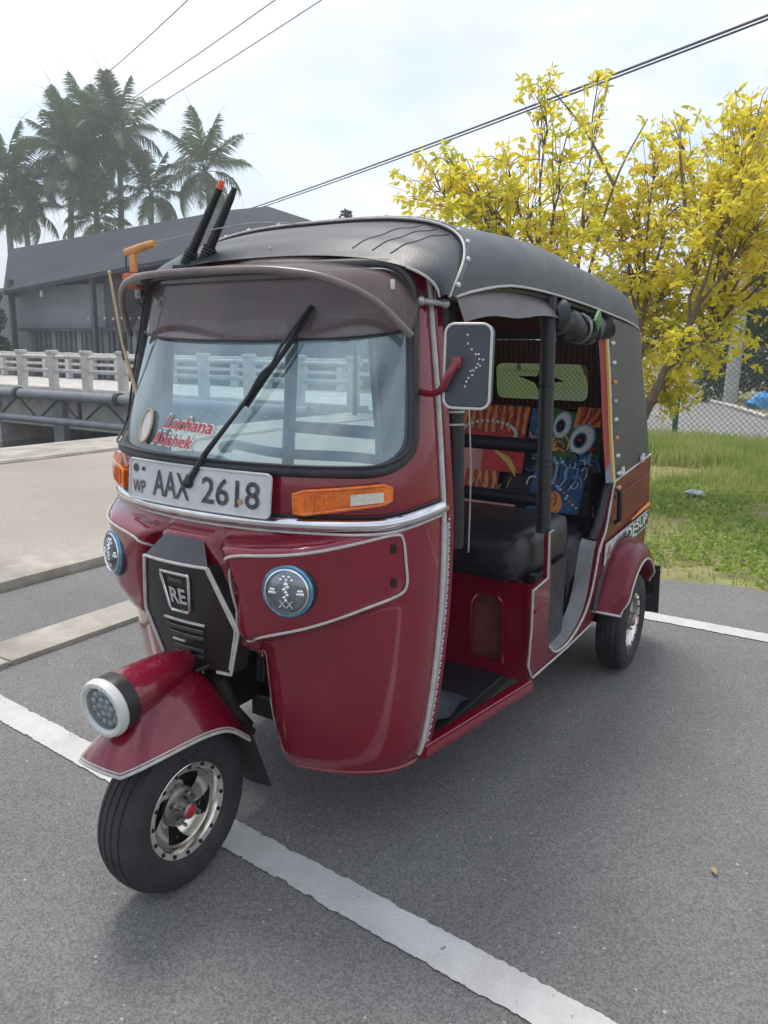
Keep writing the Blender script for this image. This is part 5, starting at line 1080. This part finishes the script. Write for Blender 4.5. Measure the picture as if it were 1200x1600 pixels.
# --- rear curtain with window
for s in (1,-1):
    def cur(u,v,s=s):
        top=(interp(u,[0,.55,.8,1],[.305,-.12,-.29,-.385]),interp(u,[0,.55,.8,1],[.498,.497,.485,.41]),interp(u,[0,.55,.8,1],[1.436,1.412,1.385,1.36]))
        bot=(interp(u,[0,.55,.8,1],[.155,-.25,-.42,-.485]),interp(u,[0,.55,.8,1],[.536,.54,.535,.46]),interp(u,[0,.55,.8,1],[.812,.842,.857,.858]))
        return Vector((top[0]*(1-v)+bot[0]*v,s*(top[1]*(1-v)+bot[1]*v+.006*math.sin(v*6+u*4)*v*(1-v)*4*.4),top[2]*(1-v)+bot[2]*v))
    rc=MB().grid(cur,24,24).build('rear_side_curtain','curtain',CAR,angle=70)
    MB().grid(lambda u,v,s=s: cur(.02+u*.97,.03+v*.95)+Vector((0,-s*.012,0)),12,12).build('curtain_lining','lining_stripes',rc)
    MB().tube([cur(0,v/20) for v in range(21)],.0065,6).build('curtain_piping','white_trim',rc)
    MB().tube([cur(-.02,v/20)+Vector((.016,0,0)) for v in range(21)],.008,6).build('zip_edge','art_yellow',rc)
    MB().grid(lambda u,v,s=s: cur(0,v)+Vector((.012+.055*u,-s*.012*u,0)),3,24).build('printed_edge',stripe_mat('printed_edge_stripes',(.30,.03,.03),(.16,.22,.35),3.2),rc)
    for k in range(9):
        p=cur(.05,.04+k*.115); q=MB(); q.ball(p+Vector((-.012,s*.008,0)),.0085,8); q.ball(p+Vector((.0,s*.006,0)),.006,6); q.build('curtain_bead',['orangebead','bead','bead','orangebead','pinkbead','bead'][k%6],rc)
    for (u,v) in ((.10,.965),(.52,.965),(.97,.965)):
        p=cur(u,v); q=MB(); q.box(p+Vector((0,s*.012,0)),(.030,.014,.020),(.3,.4,.2),.004); q.box(p+Vector((.0,s*.016,.012)),(.012,.012,.026),(.2,-.3,.1),.003); q.build('curtain_bow','bead',rc)
win=rrect(.46,.17,.035,5,0,1.165)
xr=lambda z: -.485+(z-.858)*.20
b=MB(); b.poly([(-.47,.858),(.47,.858),(.42,1.36),(-.42,1.36)],[win],lambda u,v,k: Vector((xr(v)-.006*k,u,v)),True); rb=b.build('rear_curtain','curtain',CAR,smooth=False)
b=MB(); b.poly([(-.455,.86),(.455,.86),(.41,1.36),(-.41,1.36)],[rrect(.47,.18,.04,5,0,1.165)],lambda u,v,k: Vector((xr(v)+.012,u,v)),False); b.build('rear_lining','lining_stripes',rb,smooth=False)
MB().poly(win,[],lambda u,v,k: Vector((xr(v)-.003,u,v)),False).build('rear_window','rearwin',rb,smooth=False)
MB().poly([(-.02,1.19),(.02,1.25),(.035,1.20),(.12,1.17),(.04,1.16),(.03,1.12),(-.01,1.12),(-.03,1.16),(-.12,1.19)],[],lambda u,v,k: Vector((xr(v)+.001,u,v)),False).build('window_motif','dark',rb,smooth=False)
# --- mirrors and other fittings
for s in (1,):
    mo=dens(rrect(.100,.178,.020,5,.586,1.264),.02); mxp=lambda y,z,d: Vector((1.615+(y-.588)*-.18+d,y*s,z))
    mb=MB().poly(mo,[],lambda u,v,k: mxp(u,v,-.016*k),True).build('wing_mirror','mirrorback',CAR,smooth=False)
    MB().tube([mxp(u,v,.001) for u,v in mo],.0029,8,closed=True).build('mirror_rim','lampwhite',mb)
    MB().poly(rrect(.090,.166,.016,5,.586,1.264),[],lambda u,v,k: mxp(u,v,-.018),False).build('mirror_glass','reflector',mb,smooth=False)
    MB().tube(catmull([(1.60,.462,1.205),(1.612,.50,1.203),(1.632,.535,1.215),(1.640,.555,1.245),(1.630,.565,1.270)],5),[.008]*10+[.0095]*11,10).build('mirror_arm',M['art_red'] if False else 'red',mb)
    MB().box((1.624,.566,1.272),(.022,.022,.026),(0,0,.2),.004).build('arm_joint','red',mb)
    for (a,b_) in ((.585,1.330),(.586,1.312),(.595,1.300),(.604,1.290),(.610,1.290),(.612,1.280),(.620,1.279),(.614,1.266),(.606,1.262),(.600,1.256),(.609,1.270),(.598,1.246),(.590,1.240),(.586,1.232),(.594,1.255),(.583,1.222)):
        MB().ball(mxp(a,b_,.002),.0026,6).build('sticker_dot','bead',mb)
# right-hand feeler pole and mirror arm
fp=MB().tube([(1.655,-.50,1.49),(1.665,-.45,1.30),(1.69,-.36,1.13)],[.0035,.0042,.006],8).build('feeler_pole','tan',CAR)
MB().tube([(1.66,-.462,1.33),(1.668,-.44,1.26)],.0065,8).build('feeler_grip','blackplastic',fp)
MB().ball((1.654,-.502,1.495),.006,8).build('feeler_tip','tan',fp)
# roof-top lamp bar at the right corner and the folded rods
lb=MB().box((1.60,-.462,1.475),(.05,.052,.042),(0,0,.2),.008).build('marker_lamp','orange',CAR)
MB().box((1.61,-.425,1.476),(.05,.035,.026),(0,0,.2),.005).build('lamp_housing','grey_steel',lb)
MB().box((1.60,-.465,1.527),(.012,.022,.055),None,.003).build('lamp_bracket','yellowplastic',lb)
MB().tube([(1.60,-.492,1.553),(1.60,-.44,1.562),(1.60,-.378,1.573)],[.0115,.012,.009],12).build('lamp_tube','yellowplastic',lb)
MB().tube(catmull([(1.60,-.494,1.553),(1.60,-.497,1.51),(1.60,-.485,1.475)],5),.0025,5).build('lamp_wire','blackplastic',lb)
MB().tube(catmull([(1.60,-.378,1.574),(1.60,-.20,1.590),(1.60,-.02,1.600),(1.60,.117,1.588)],6),.0016,5).build('whip_aerial','sill_grey',CAR)
for k,(p,q,t) in enumerate((((1.60,-.262,1.508),(1.60,-.132,1.690),(1.60,-.122,1.708)),((1.59,-.205,1.515),(1.59,-.105,1.665),(1.59,-.090,1.690)))):
    P,Q,T=Vector(p),Vector(q),Vector(t)
    rd=MB().tube([P,P.lerp(Q,.3),Q],[.0145,.0125,.0095],12).build('folded_rod','blackplastic',CAR)
    b=MB()
    for i in range(5): b.lathe([(.015,0),(.0185,.004),(.015,.008)],P+(Q-P).normalized()*(.002+.009*i),(Q-P),14)
    b.build('rod_boot','rubber',rd)
    MB().tube([Q,T],[.010,.006],10).build('rod_tip','orange' if k==0 else 'blackplastic',rd)
    MB().box(P+Vector((0,0,-.012)),(.06,.05,.028),(0,0,.3),.008).build('rod_base','blackplastic',rd)
# --- dashboard and handlebar
b=MB(); b.grid(lambda u,v: shell((2*u-1)*.80,.985,-.04-.24*v)+Vector((0,0,.02*math.sin(v*3))),24,6); b.box((1.60,0,.90),(.16,.36,.16),None,.03); b.build('dashboard','blackplastic',CAR)
b=MB(); b.tube([(1.62,0,.40),(1.55,0,.98)],.022,10); b.tube(catmull([(1.40,-.32,1.0),(1.47,-.22,1.02),(1.53,0,1.02),(1.47,.22,1.02),(1.40,.32,1.0)],5),.014,10); hb=b.build('handlebar','blackplastic',CAR)
for s in (1,-1): MB().tube([(1.405,s*.312,1.001),(1.36,s*.37,.99)],.019,12).build('hand_grip','rubber',hb)
